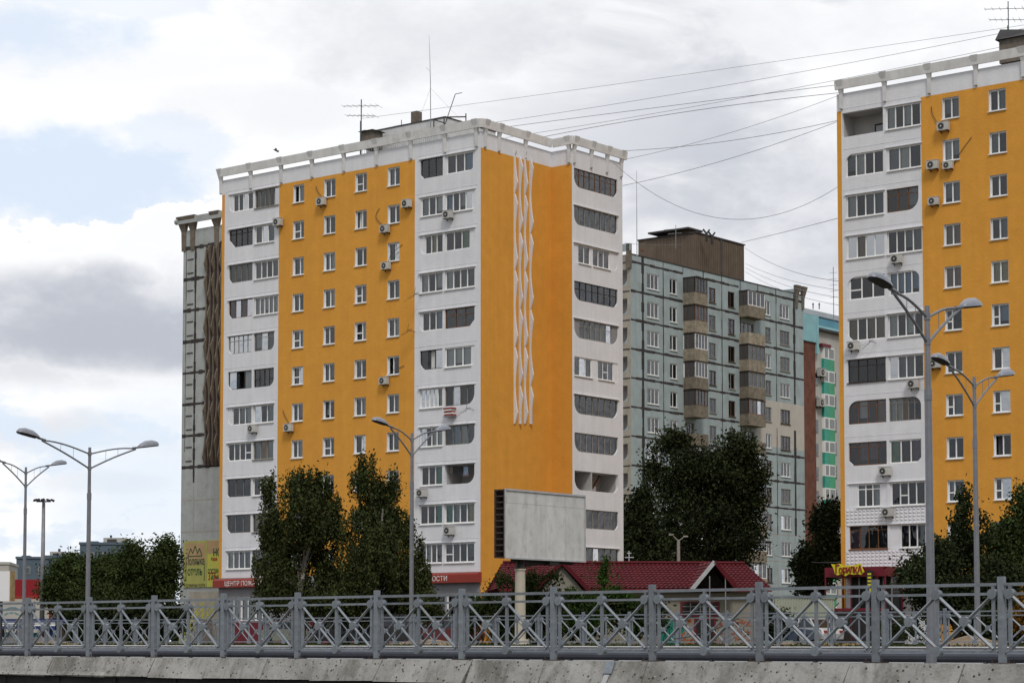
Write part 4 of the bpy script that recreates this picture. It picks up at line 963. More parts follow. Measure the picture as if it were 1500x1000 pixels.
b.build('crown_emblem', M['txtgreen'], bo)
for s_, sz, dz, xs in (('Полянка', .92, 2.05, .63), ('отель', 1.0, 2.95, .68)):
    text('lettering', s_, sz, M['txtgreen'], bo, ((bx0+bx1)/2, -.115, bz1-dz), (R(90),0,0), .004, 'CENTER', xs, .012)
text('lettering', 'ГОСТИНИЧНЫЕ УСЛУГИ', .34, M['rust'], bo, ((bx0+bx1)/2, -.115, bz1-3.95), (R(90),0,0), .003, 'CENTER', .62)
b = MB(); b.box(bx1+.03, 0, -.10, -.05, bz0, bz1); b.box(bx1+.04, -.1, -.106, -.101, bz1-1.15, bz1-.03, 1)
bo2 = b.build('banner', [M['ban2'], M['bantan']], None, G.o, ROT); tag(bo2, 'yellow rooms and phone number banner half hidden behind the orange block edge', 'banner')
text('lettering', 'НОМЕРА', .85, M['txtgreen'], bo2, (bx1+.75, -.115, bz1-1.35), (R(90),0,0), .004, 'LEFT', .8, .02)
text('lettering', 'бара', .42, M['txtred'], bo2, (bx1+.5, -.115, bz1-1.75), (R(90),0,0), .004, 'LEFT', .8, .01)
text('lettering', 'ГОСТИНИЦА', .55, M['txtgreen'], bo2, (bx1+.12, -.115, bz1-2.85), (R(90),0,0), .004, 'LEFT', .62, .008)
text('lettering', 'КОМНАТЫ', .55, M['txtgreen'], bo2, (bx1+.62, -.115, bz1-3.4), (R(90),0,0), .004, 'LEFT', .62, .008)
text('lettering', '373-', .95, M['txtred'], bo2, (bx1+.15, -.115, bz0+.6), (R(90),0,0), .004, 'LEFT', .66, .012)
# yellow green stair rails in front of it
b = MB()
p0 = G.fx(296, 935); p1 = G.fx(318, 895)
for dy in (-1.4, -2.6):
    for dz in (0, .5, 1.0): b.bar((p0[0],dy,p0[1]+dz-.6),(p1[0]+1.,dy,p1[1]+dz-.3), .06)
    for i in range(5): 
        u_ = i/4; x = p0[0]+(p1[0]+1-p0[0])*u_; z = p0[1]-.6+(p1[1]-p0[1]+.3)*u_; b.bar((x,dy,z-.3),(x,dy,z+1.02), .06)
for i in range(6):
    u_ = i/6; x = p0[0]+(p1[0]+1-p0[0])*u_; z = p0[1]-.6+(p1[1]-p0[1]+.3)*u_; b.box(x, x+.4, -2.6, -1.4, GZ-.3, z, 1)
o = b.build('stair', [M['yellowpaint'], M['greywall']], None, G.o, ROT); tag(o, 'outdoor stair with yellow green handrails at the foot of the grey end wall', 'stair')

# ------------------------------------------------------------------ teal topped tower far right
T = Frame(1192, 600, 262.0)
WT = thing('apartment_tower', 'distant cream and teal tower with green panelled stair strip, in the right gap', 'apartment block', T.o, ROT)
ty = lambda u, v=600: T.fy(u, v)[0]
zt = T.fy(1192, 483)[1]
t = MB(); t.box(-.5, 0, 0, 26, GZ, zt, 0); t.box(-14, -.5, .01, 26, GZ, zt, 0)
t.build('wall', [M['cream']], WT)
t = MB(); ya = ty(1175, 560)-4
t.box(-3, .3, ya, -.02, GZ, T.fy(1180, 500)[1], 0); t.build('brick_wing', [M['brickbrown']], WT)
t = MB(); zz = T.fy(1180, 500)[1]; t.box(-3, .5, ya, -.0, zz, zz+3.3); t.box(-3.3, .52, -.0, .5, zt-3.0, zz+3.3); t.box(-6, -3.02, -2, 26, zt, zt+1.6); t.build('teal_band', M['teal'], WT)
t = MB(); t.box(-9, -6.1, 6, 26, zt, zt+3.4); t.build('blue_penthouse', M['teal2'], WT)
t = MB(); t.box(-14, -9.1, -9, 26, zt-.5, zt+4.2); t.build('upper_storey', M['cream'], WT)
t = MB(); n = 10
pts = [(-15.0, zt+4.2)]+[(-15+7.0*i/n, zt+4.25+1.3*math.sin(math.pi*(.15+.7*i/n))) for i in range(n+1)]+[(-8.0, zt+4.2)]
t.prism(pts, -10, 28, 'y'); t.build('curved_roof', M['roofgrey'], WT)
t = MB(); t.box(0, .5, -.02, 26, zt, zt+.3); t.build('cornice', M['roofdark'], WT)
y0_, y1_ = ty(1204), ty(1219.5); zc = T.fy(1204, 508)[1]
t = MB(); gm_ = MB(); n = 13
for i in range(n*2):
    z1 = zc-i*1.45; ym = (y0_*.55+y1_*.45)
    if i % 2 == 0:
        t.box(0, .35, y0_, y1_, z1-1.45, z1, 0)
        for a, b_ in ((y0_+.2, ym-.2), (ym+.1, y1_-.15)): t.box(.35, .37, a, b_, z1-1.3, z1-.15, 3)
    else:
        t.box(0, .33, y0_, ym, z1-1.45, z1, 1); t.box(0, .33, ym+.02, y1_, z1-1.45, z1, 2)
t.box(0, .5, y0_-.6, y1_-1, zc, zc+.35, 4)
t.build('stair_glazing', [M['pvc'], M['green1'], M['green2'], M['cur_p'], M['maroon']], WT)
for u in (1195, 1221.5):
    for k in range(10):
        s, z = T.fy(u, 555); z -= k*2.9; b = MB(); b.box(0, .06, s-.45, s+.45, z-.8, z+.8, 0); b.box(.06, .08, s-.35, s+.35, z-.7, z+.7, 1); b.build('window', [M['greywood'], M['glass']], WT)
for u, v in ((1199,546),(1198,590)):
    s, z = T.fy(u, v); ac_unit(T, 'r', 0, s, z, 'air conditioner on the distant cream tower, %s of the two stacked ones' % ('upper' if v < 560 else 'lower'), big=1.7)

# ------------------------------------------------------------------ far blocks on the left
def farblock(u0, u1, v, Y, label, dep=16, extra=None, col='farblue', rz=0.12, win=True):
    p = at(u0, v, Y); q = at(u1, v, Y); w = q.x-p.x; h = p.z
    t = thing('distant_block', label, 'apartment block', (p.x, Y, 0), rz, 'far slate blue blocks' if col == 'farblue' else None)
    b = MB(); b.box(0, w, 0, dep, -1, h); b.box(-.2, w+.2, -.2, dep, h, h+.5, 0); b.build('wall', M[col], t)
    b = MB(); b.box(w*.1, w*.35, 4, 9, h+.5, h+.9); b.build('roof_hatch', M['farblue'], t)
    return t, w, h
t, w, h = farblock(24, 70, 818, 470, 'low slate blue block farthest left on the horizon'); wf = MB()
t2, w2, h2 = farblock(66, 114, 816, 500, 'slate blue block with cream roof house between the two lamp posts')
p = at(71, 809, 500); b = MB(); b.box(.8, 1+3, 3, 10, h2+.3, h2+1.5, 0); b.box(4.2, 7.2, 3, 10, h2+.3, h2+1.4, 0); b.box(2.6,3.1,4,5,h2+1.5,h2+2.2,1); b.box(1.5,3,2.9,2.99,h2+.5,h2+1.1,1); b.build('roof_house', [M['farcream'], M['roofdark']], t2)
t3, w3, h3 = farblock(117, 186, 797, 455, 'tallest slate blue block with cream roof house right of the lamp post')
b = MB(); b.box(w3*.47, w3*.95, 3, 10, h3+.3, h3+1.6, 0); b.box(w3*.60, w3*.64, 4, 5, h3+1.6, h3+2.2, 1); b.box(w3*.55,w3*.75,2.9,2.99,h3+.5,h3+1.3,1); b.build('roof_house', [M['farcream'], M['roofdark']], t3)
for tt, ww_, hh in ((t,w,h),(t2,w2,h2),(t3,w3,h3)):
    n = int(ww_/3.4)
    for i in range(n):
        for k in range(4):
            x = 1.5+i*3.3; z = hh-3.2-k*2.9
            if x+1.4 > ww_: continue
            b = MB(); pro = .05 if (i % 4) != 2 else 1.2
            if pro > 1: b.box(x-.6, x+2.2, -1.2, -.01, z-1.2, z+.2, 0)
            b.box(x-.1, x+1.5, -pro-.06, -pro, z-.1 if pro < 1 else z+.2, z+1.5, 0); b.box(x, x+1.4, -pro-.08, -pro-.061, z if pro < 1 else z+.3, z+1.4, 1); b.build('window', [M['farcream'], M['glass']], tt)
t4, w4, h4 = farblock(-40, 12, 826, 420, 'beige far building at the left edge of the photo', col='farcream')
# red shopping hall
p = at(-60, 848, 300); q = at(63, 848, 300)
mall = thing('shopping_hall', 'long low red shopping hall with white base on the far left', 'building', (p.x, 300, 0), .06)
b = MB(); b.box(0, q.x-p.x, 0, 40, 5.9, p.z); 
for i in range(40): x = i*(q.x-p.x)/40; b.box(x, x+.1, -.05, -.001, 5.95, p.z-.05)
b.build('upper_cladding', M['mallred'], mall)
b = MB(); b.box(0, q.x-p.x, .02, 40, -1, 5.9); b.build('wall', M['farcream'], mall)
b = MB(); x0 = at(28, 880, 300).x-p.x; b.box(x0-4.5, x0+4.5, -.5, .0, 0, 6.3, 0); b.box(x0-4.1, x0+4.1, -.55, -.501, 0, 5.9, 1); b.build('entrance_portal', [M['signred'], M['farcream']], mall)
b = MB()
for k, (z, w_) in enumerate(((4.4,3.2),(3.7,2.4))):
    for i in range(6):
        a0 = x0-2+i*.7; b.bar((a0,-.58,z+.35*math.sin(i)),(a0+.7*w_/3.2,-.58,z+.35*math.sin(i+1)), .16, .03)
b.build('swash_logo', M['teal2'], mall)
# ------------------------------------------------------------------ roof furniture
def prop(name, label, cat, b, mats, loc, rz=0, group=None, smooth=False):
    return tag(b.build(name, mats, None, loc, rz, smooth), label, cat, group)
# low plant room with railing on block A
xa, za = A.fx(537, 193, 4.5); xb, _ = A.fx(652, 175, 4.5)
b = MB(); b.box(xa, xb, 4.5, 10.5, 36.02, za-.1, 0); b.box(xa-.05, xb+.05, 4.45, 10.55, za-.1, za-.02, 1); b.build('plant_room', [M['parapet'], M['roofdark']], WA)
b = MB(); x0_, _ = A.fx(531, 240, 1.5); x1_, _ = A.fx(640, 240, 1.5); b.tube([(x0_,1.5,36.95),(x1_,1.5,36.95)], .03, 5); n = 40
for i in range(n+1): x = x0_+(x1_-x0_)*i/n; b.tube([(x,1.5,36.0),(x,1.5,36.95)], .018, 4)
b.build('roof_railing', M['alu'], WA)
x, z = A.fx(610, 186, 5.5); b = MB(); b.box(-.3,.3,-.3,.3,z-36.9,z-35.75+.9); 
prop('chimney', 'square grey vent stack on the roof of the centre block', 'chimney', b, M['brownconc'], A.o+XH*x+D2*5.5+Vector((0,0,36.0)), ROT)
def roofpt(fr, u, v, y, zoff=0): x, z = fr.fx(u, v, y); return fr.o+XH*x+D2*y+Vector((0,0,z))
def yagi(fr, u, vt, vb, y, label, boom=2.4, thick=.07, tilt=.25, n=2):
    pt = roofpt(fr, u, vt, y); pb = roofpt(fr, u, vb, y); h = pt.z-pb.z+1.2
    t = thing('roof_antenna', label, 'antenna', (pb.x, pb.y, pb.z-1.2), ROT+.3, 'roof antennas')
    b = MB(); b.tube([(0,0,0),(0,0,h*.62)], thick, 6); b.tube([(.03,0,h*.5),(.03,0,h)], thick*.6, 6); b.build('mast', M['mast'], t)
    for j in range(n):
        z = h-.5-j*.75; b = MB(); L_ = boom*(1-.2*j)
        b.tube([(-L_/2,0,z+tilt*.5),(L_/2,0,z-tilt*.5)], .022, 4)
        for i in range(7):
            x = -L_/2+L_*i/6; zz = z+tilt*.5-tilt*i/6; l = .35+.05*i; b.tube([(x,-l,zz),(x,l,zz)], .013, 4)
        b.build('aerial', M['alu'], t)
    return t
yagi(A, 528.5, 146, 206, 2.5, 'tall aerial mast with crossed yagi arrays on the left of the centre roof', 3.0)
yagi(A, 587.5, 176, 190, 5, 'small round dipole antenna on the middle of the centre roof', .9, .05, 0)
yagi(B, 1477, 2, 70, 4, 'dark aerial mast with yagi arrays on the right block roof', 3.0, .06)
# whip antenna
pt = roofpt(A, 626.5, 52, 4); pb = roofpt(A, 631, 182, 4); t = thing('whip_antenna', 'very tall thin whip antenna on the centre block roof', 'antenna', (pb.x, pb.y, pb.z-.6), ROT)
b = MB(); h = pt.z-pb.z+.6; b.tube([(0,0,0),(-.04,0,h*.5),(-.12,0,h*.82),(-.2,0,h)], [.035,.028,.018,.008], 5); b.tube([(-.45,0,h*.67),(-.06,0,h*.62)], .012, 4); b.build('mast', M['alu'], t)
b = MB(); b.tube([(-.03,0,h*.45),(3.2,.4,.0)], .007, 3); b.tube([(-.03,0,h*.45),(-2.8,1,0)], .007, 3); b.build('guy_wire', M['wire'], t)
# leaning pole
pt = roofpt(A, 667, 138, 3); pb = roofpt(A, 650, 178, 3); b = MB(); d = pt-pb; b.tube([(0,0,-.5),tuple(d)], .03, 5); b.tube([tuple(d),tuple(d+Vector((.5,0,.1)))], .025, 4)
prop('leaning_pole', 'thin pole leaning to the right on the centre roof', 'pole', b, M['dark'], pb)
pb = roofpt(A, 643, 183, 3); b = MB()
for x in (-.5,.5,2.6): b.bar((x,0,-.6),(x,0,.45), .06)
b.bar((-.5,0,.45),(.5,0,.5), .08); b.bar((.5,0,.5),(2.6,0,.2), .08); b.bar((-.5,1.2,-.6),(-.5,1.2,.45), .06); b.bar((-.5,0,.45),(-.5,1.2,.45), .06)
prop('roof_frame', 'dark metal frame on the centre roof near the front corner', 'frame', b, M['dark'], pb, ROT)
# hatch covers
def hatch(fr, u, v, y, label, w=1.6, h=.7):
    p = roofpt(fr, u, v, y); b = MB(); b.box(-w/2, w/2, -.6, .6, -1.2, h*.3, 0); b.add([(-w/2-.2,-.8,h*.3),(w/2+.2,-.8,h*.3),(w/2+.2,.8,h*.3),(-w/2-.2,.8,h*.3),(-w/2-.1,-.2,h),(w/2-.2,.1,h*.75)], [(0,1,5,4),(1,2,5),(2,3,4,5),(3,0,4)], 1)
    return prop('roof_hatch', label, 'hatch', b, [M['brownconc'], M['roofdark']], p, ROT)
hatch(A, 545, 196, 3.5, 'small dark roofed hatch at the left end of the centre plant room', 1.1, .35)
hatch(B, 1492, 66, 3.5, 'dark hatch roof at the right edge of the photo on the right block', 2.2, 1.2)
b = MB(); b.box(-.9,.9,-.02,.02,-.2,.3); prop('loose_panel', 'dark sheet lying in the parapet gap of the centre block', 'panel', b, M['roofdark'], roofpt(A, 517, 219, .6), ROT)
p = roofpt(Pn, 933, 250, -3); q = roofpt(Pn, 933, 366, -3); b = MB(); b.tube([(0,0,-1),(0,0,p.z-q.z)], [.045,.02], 5); prop('whip_antenna', 'thin vertical mast left of the brown lift housing', 'antenna', b, M['alu'], q)
for u, v, lb in ((1035,345,'paired small vents on the brown lift housing roof, left one'),(1043,349,'paired small vents on the brown lift housing roof, right one')):
    p = at(u, v, 216); b = MB(); b.tube([(0,0,-.6),(0,0,.35)], .13, 8); b.tube([(-.1,0,.3),(-.35,0,.65)], .1, 6); b.tube([(.1,0,.3),(.3,0,.6)], .1, 6); prop('roof_vent', lb, 'vent', b, M['dark'], p)
p = at(990, 347, 213); b = MB(); b.tube([(0,0,-1.2),(0,0,1.2)], .03, 4); b.tube([(-1.2,0,.7),(.8,0,.9)], .02, 4); b.tube([(-.8,0,.3),(.6,0,.4)], .02, 4); prop('roof_antenna', 'faint small aerial on the brown lift housing', 'antenna', b, M['alu'], p, 0, 'roof antennas')
p = at(1221, 436, 275); b = MB(); b.tube([(0,0,-3),(0,0,4)], .05, 4)
for i in range(5): b.tube([(-.5,0,i*.8),(.5,0,i*.8+.1)], .025, 4)
prop('roof_antenna', 'faint lattice aerial above the distant curved roof', 'antenna', b, M['alu'], p, 0, 'roof antennas')
for u in (1191, 1200):
    p = at(u, 448, 274); b = MB(); b.tube([(0,0,-.4),(0,0,.4)], .07, 6); b.tube([(-.15,0,.2),(.15,0,.2)], .05, 4); prop('roof_vent', 'small vent on the distant curved roof, %s one' % ('left' if u < 1195 else 'right'), 'vent', b, M['dark'], p)

# ------------------------------------------------------------------ overhead wires
def wire(u0, v0, y0, u1, v1, y1, label, mid=None, r=.012, ext=0):
    a = at(u0, v0, y0); c = at(u1, v1, y1); n = 24
    sag = 0
    if mid is not None: 
        m = at((u0+u1)/2, mid, (y0+y1)/2); sag = (a.z+c.z)/2-m.z
    b = MB(); b.tube([tuple(a+(c-a)*(i/n)-Vector((0,0,4*sag*(i/n)*(1-i/n)))-a) for i in range(n+1)], r, 4)
    prop('overhead_wire', label, 'wire', b, M['wire'], a, 0, 'wires strung between the roofs')
wire(529, 174, 166, 1500, 37, 142, 'topmost wire running from the left roof mast to the right block', 113)
wire(700, 183, 165, 1500, 42, 142, 'second wire from the top between the two orange blocks', 124, .014)
wire(690, 193, 165, 1231, 124, 146, 'thick dark wire meeting the right block at its parapet', 160, .018)
wire(740, 202, 162, 1500, 62, 142, 'thin wire just under the thick upper wire', 142, .014)
wire(785, 203, 160, 1231, 136, 146, 'wire meeting the right block just under its parapet rail', 165, .02)
wire(913, 234, 160, 1231, 139, 146, 'straight slanting wire rising steeply to the right block', 196, .014)
wire(913, 221, 160, 1230, 176, 146, 'dark drooping wire in the middle of the gap', 207, .018)
wire(912, 272, 160, 1230, 177, 146, 'slanting wire crossing the middle of the gap', 234, .017)
wire(898, 238, 158, 1230, 272, 146, 'deeply sagging wire hanging in the gap', 320, .016)
wire(1086, 355, 214, 1230, 319, 146, 'wire from the brown lift housing up to the right block', 341, .02)
wire(1091, 363, 214, 1230, 412, 150, 'wire from the brown lift housing down to the right', 393, .02)
wire(1092, 386, 216, 1230, 425, 150, 'upper of three close low wires right of the lift housing', 408, .016)
wire(1092, 392, 216, 1230, 436, 150, 'middle of three close low wires right of the lift housing', 417, .016)
wire(1092, 398, 216, 1230, 447, 150, 'lower of three close low wires right of the lift housing', 426, .016)
wire(915, 356, 200, 1000, 358, 212, 'short level wire left of the lift housing', 359, .016)
wire(1132, 812, 190, 1237, 822, 150, 'low wire crossing in front of the small tree', 822, .02)

# ------------------------------------------------------------------ ground, roads, kerbs
def sheet(name, pts, z, m, t=None):
    b = MB(); b.add([(x,y,z) for x,y in pts], [tuple(range(len(pts)))]); return tag(b.build(name, M[m]), name.replace('_',' '), name.replace('_',' '), None, 'structure')
FD = Vector((-16.76, 14.7, 0)).normalized(); FN = Vector((FD.y, -FD.x, 0))      # fence 1 direction; FN points away behind it
if FN.y < 0: FN = -FN
f1a = at(1467, 845, 29.8); f1a = Vector((f1a.x, f1a.y, -.302)); f1b = at(42, 845, 44.5); f1b = Vector((f1b.x, f1b.y, -.302))
f2a = at(1384, 900, 66.4); f2b = at(111, 900, 94.6); f2a.z = f2b.z = -.17
D_1 = (f1b-f1a).normalized(); D_2 = (f2b-f2a).normalized()
N1 = Vector((-D_1.y, D_1.x, 0)); N1 = N1 if N1.y > 0 else -N1
N2 = Vector((-D_2.y, D_2.x, 0)); N2 = N2 if N2.y > 0 else -N2
def far_pts(p, d, n, off, L0=-80, L1=500): return [(p+n*off+d*t).to_2d() for t in (L0, L1)]
a0, a1 = far_pts(f2a, D_2, N2, -.35)
b = MB()
# one sheet of land from the lower verge of the road to the horizon
sheet('ground', [tuple(a0), (3500,-60), (3500,4500), (-3500,4500), (-3500,900), tuple(a1)], -.19, 'ground')
r0, r1 = far_pts(f1a, D_1, N1, .2); s0, s1 = far_pts(f2a, D_2, N2, -.35)
sheet('road', [tuple(r0), tuple(s0), tuple(s1), tuple(r1)], -.70, 'asphalt')
c0, c1 = far_pts(f1a, D_1, N1, -.3, -80, 500)
sheet('lower_ground', [(-3500,-300), (3500,-300), tuple(c0), tuple(c1), (-3500, 1200)], -1.75, 'ground')
# yard in front of the blocks
ya = [A.o+XH*x+D2*y for x, y in ((-60,-16),(60,-16),(60,-2),(-60,-2))]
sheet('yard_road', [(p.x,p.y) for p in ya], -.184, 'asphalt')
# kerb under the far fence
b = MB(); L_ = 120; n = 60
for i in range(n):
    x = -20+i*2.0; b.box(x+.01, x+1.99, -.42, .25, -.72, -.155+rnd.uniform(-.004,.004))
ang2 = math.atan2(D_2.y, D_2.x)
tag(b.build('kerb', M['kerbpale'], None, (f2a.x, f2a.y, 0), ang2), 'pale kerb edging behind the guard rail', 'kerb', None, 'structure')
# ------------------------------------------------------------------ retaining wall under the near fence
ang1 = math.atan2(D_1.y, D_1.x)      # local x runs along the fence to the far left, local +y ...
sgn = 1 if Vector((-D_1.y, D_1.x)).dot(Vector((N1.x,N1.y))) > 0 else -1
rw = thing('retaining_wall', 'pitted concrete coping over a black bitumen coated wall, along the bottom of the photo', 'wall', (f1a.x, f1a.y, 0), ang1)
b = MB(); x = -8.0; i = 0
while x < 46:
    w = rnd.choice((1.35, 1.6, 2.1, 1.85)); g_ = .006
    # sloping front: top edge set back, lower edge forward and a little uneven
    zb0 = -.685+rnd.uniform(-.012,.012); zb1 = -.685+rnd.uniform(-.012,.012); sk = rnd.uniform(.0,.10); y_ = rnd.uniform(-.012,.012)
    f = lambda xx, yy, zz: (xx, sgn*yy, zz)
    q = [f(x+g_,-.16+y_,-.31), f(x+w-g_,-.16+y_,-.31), f(x+w-g_-.0,.35,-.31), f(x+g_,.35,-.31), f(x+g_+sk,-.34+y_,zb0), f(x+w-g_+sk,-.34+y_,zb1), f(x+w+sk,.35,zb1), f(x+sk,.35,zb0)]
    b.add(q, [(0,1,2,3),(4,7,6,5),(0,4,5,1),(1,5,6,2),(2,6,7,3),(3,7,4,0)]); x += w; i += 1
b.build('coping', M['concrete'], rw)
b = MB()
b.box(-8, 46, min(sgn*-.30,sgn*.4), max(sgn*-.30,sgn*.4), -1.8, -.70); b.box(-8, 46, min(sgn*-.12,sgn*.3), max(sgn*-.12,sgn*.3), -.69, -.325)
for i in range(30): b.box(-8+i*1.8, -8+i*1.8+.04, min(sgn*-.325,sgn*-.301), max(sgn*-.325,sgn*-.301), -1.8, -.71)
b.build('wall', M['blackwall'], rw)
b = MB()       # thin levelling bed that shows as a wedge in the left part
for x in range(18, 44, 3): b.add([(x+.02,sgn*-.30,-.60-.002*(x%5)),(x+2.97,sgn*-.30,-.59),(x+2.97,sgn*-.355,-.66),(x+.02,sgn*-.355,-.67)], [(0,1,2,3)])
b.build('mortar_bed', M['concrete'], rw)
b = MB(); xx = 6.68; P8 = [(xx,sgn*-.185,-.312),(xx+.17,sgn*-.185,-.312),(xx+.17,sgn*-.275,-.50),(xx,sgn*-.275,-.50)]; b.add(P8+[(x,y-sgn*.02,z-.002) for x,y,z in P8], [(4,5,6,7),(0,1,5,4),(1,2,6,5),(2,3,7,6),(3,0,4,7)]); b.build('expansion_joint_cover', M['galv'], rw)
b = MB(); P8 = [(xx+.03,sgn*-.285,-.52),(xx+.13,sgn*-.285,-.52),(xx+.15,sgn*-.345,-.66),(xx+.06,sgn*-.345,-.66)]; b.add(P8+[(x,y-sgn*.02,z) for x,y,z in P8], [(4,5,6,7),(0,1,5,4),(1,2,6,5),(2,3,7,6),(3,0,4,7)]); b.build('paint_patch', M['kerb'], rw)

# ------------------------------------------------------------------ cross braced steel fences
def dia(mb, a, b):       # bar set on edge, so that one face looks up
    a = Vector(a); b = Vector(b); t = (b-a).normalized(); p = Vector((0,1,0))*.024; q = t.cross(Vector((0,1,0))).normalized()*.026
    mb.add([a-p,a+q,a+p,a-q,b-p,b+q,b+p,b-q], [(0,3,2,1),(4,5,6,7),(0,1,5,4),(1,2,6,5),(2,3,7,6),(3,0,4,7)])
def fence(label, a, d, n0, n1, sp, ang):
    t = thing('road_fence', label, 'fence', a, ang)
    # post
    pm = MB(); pm.prism([(-.05,-.035),(-.035,-.05),(.035,-.05),(.05,-.035),(.05,.035),(.035,.05),(-.035,.05),(-.05,.035)], 0, 1.2, 'z')
    bm = MB(); bm.box(-.16,.16,-.09,.09,.0,.012)
    for x in (-.13,.13):
        for y in (-.06,.06): bm.tube([(x,y,.012),(x,y,.06)], .012, 6)
    pme = pm.mesh('post', [M['galv']]); bme = bm.mesh('base_plate', [M['rust']])
    # panel between posts
    w = sp; q = MB(); x0, x1, xm = .13, w-.13, w/2
    zr, zs, zl = 1.09, .96, .16
    q.box(.052, w-.052, -.022, .022, zr-.022, zr+.022); q.box(x0+.02, x1-.02, -.018, .018, zs-.018, zs+.018); q.box(.052, w-.052, -.018, .018, zl-.018, zl+.018)
    for x in (x0, x1): q.box(x-.02, x+.02, -.0205, .0205, zl+.018, zr-.022)
    q.box(xm-.022, xm+.022, -.0215, .0215, zl+.019, zr-.023)
    zt_, zb_ = zs, zl+.04
    for (a0_, b0_) in ((x0, xm), (xm, x1)):
        dia(q, (a0_,-.014,zt_),(b0_,-.014,zb_)); dia(q, (a0_,.026,zb_),(b0_,.026,zt_))
    dm = MB(); r = .072; dm.disc((0,0), r, -.048, .056, 16)
    dpos = ((x0,zs),(xm,zs),(x1,zs),(xm,zl),((x0+xm)/2,(zt_+zb_)/2),((xm+x1)/2,(zt_+zb_)/2))
    bo = MB()
    for x in (.075, w-.075):
        for z in (zr, zl): bo.tube([(x,-.04,z),(x,.04,z)], .014, 6)
    qme = q.mesh('panel', [M['galv']]); dme = dm.mesh('disc', [M['galv']]); bme2 = bo.mesh('bolt', [M['lampgrey']])
    for i in range(n0, n1+1):
        p = inst('post', pme, t, (i*sp,0,rnd.uniform(-.008,.008))); inst('base_plate', bme, p)
        if i < n1:
            g_ = inst('panel', qme, t, (i*sp,0,0)); [inst('disc', dme, g_, (dx,0,dz)) for dx, dz in dpos]; inst('bolts', bme2, g_)
    return t
sp1 = (f1b-f1a).length/11; sp2 = (f2b-f2a).length/21
fence('large steel fence with round nodes and crossed braces in the foreground', f1a, D_1, -2, 13, sp1, ang1)
fence('smaller steel cross braced fence across the road, seen through the near fence', f2a, D_2, -3, 27, sp2, ang2)
# guard rail in front of the far fence
gr = thing('guard_rail', 'smooth steel guard rail along the far side of the road, behind the near fence', 'guard rail', (f2a.x, f2a.y, -.70), ang2)
sg2 = 1 if Vector((-D_2.y, D_2.x)).dot(Vector((N2.x,N2.y))) > 0 else -1
prof = [(-.10,-.10),(-.02,-.07),(.05,.0),(.08,.09),(.085,.16),(.06,.22),(.0,.27),(-.08,.29)]
b = MB(); X0, X1 = -14, 70; n = 42
for i in range(n):
    xa_ = X0+(X1-X0)*i/n; xb_ = X0+(X1-X0)*(i+1)/n
    for (o0,z0),(o1,z1) in zip(prof, prof[1:]):
        b.quad((xa_,sg2*(-1.25-o0),z0+.17),(xb_,sg2*(-1.25-o0),z0+.17),(xb_,sg2*(-1.25-o1),z1+.17),(xa_,sg2*(-1.25-o1),z1+.17))
b.build('beam', M['rail'], gr, smooth=True)
for i in range(n):
    b = MB(); x = X0+(X1-X0)*i/n; b.box(x-.05,x+.05,min(sg2*-1.2,sg2*-1.05),max(sg2*-1.2,sg2*-1.05),0,.48); b.build('post', M['rail'], gr)

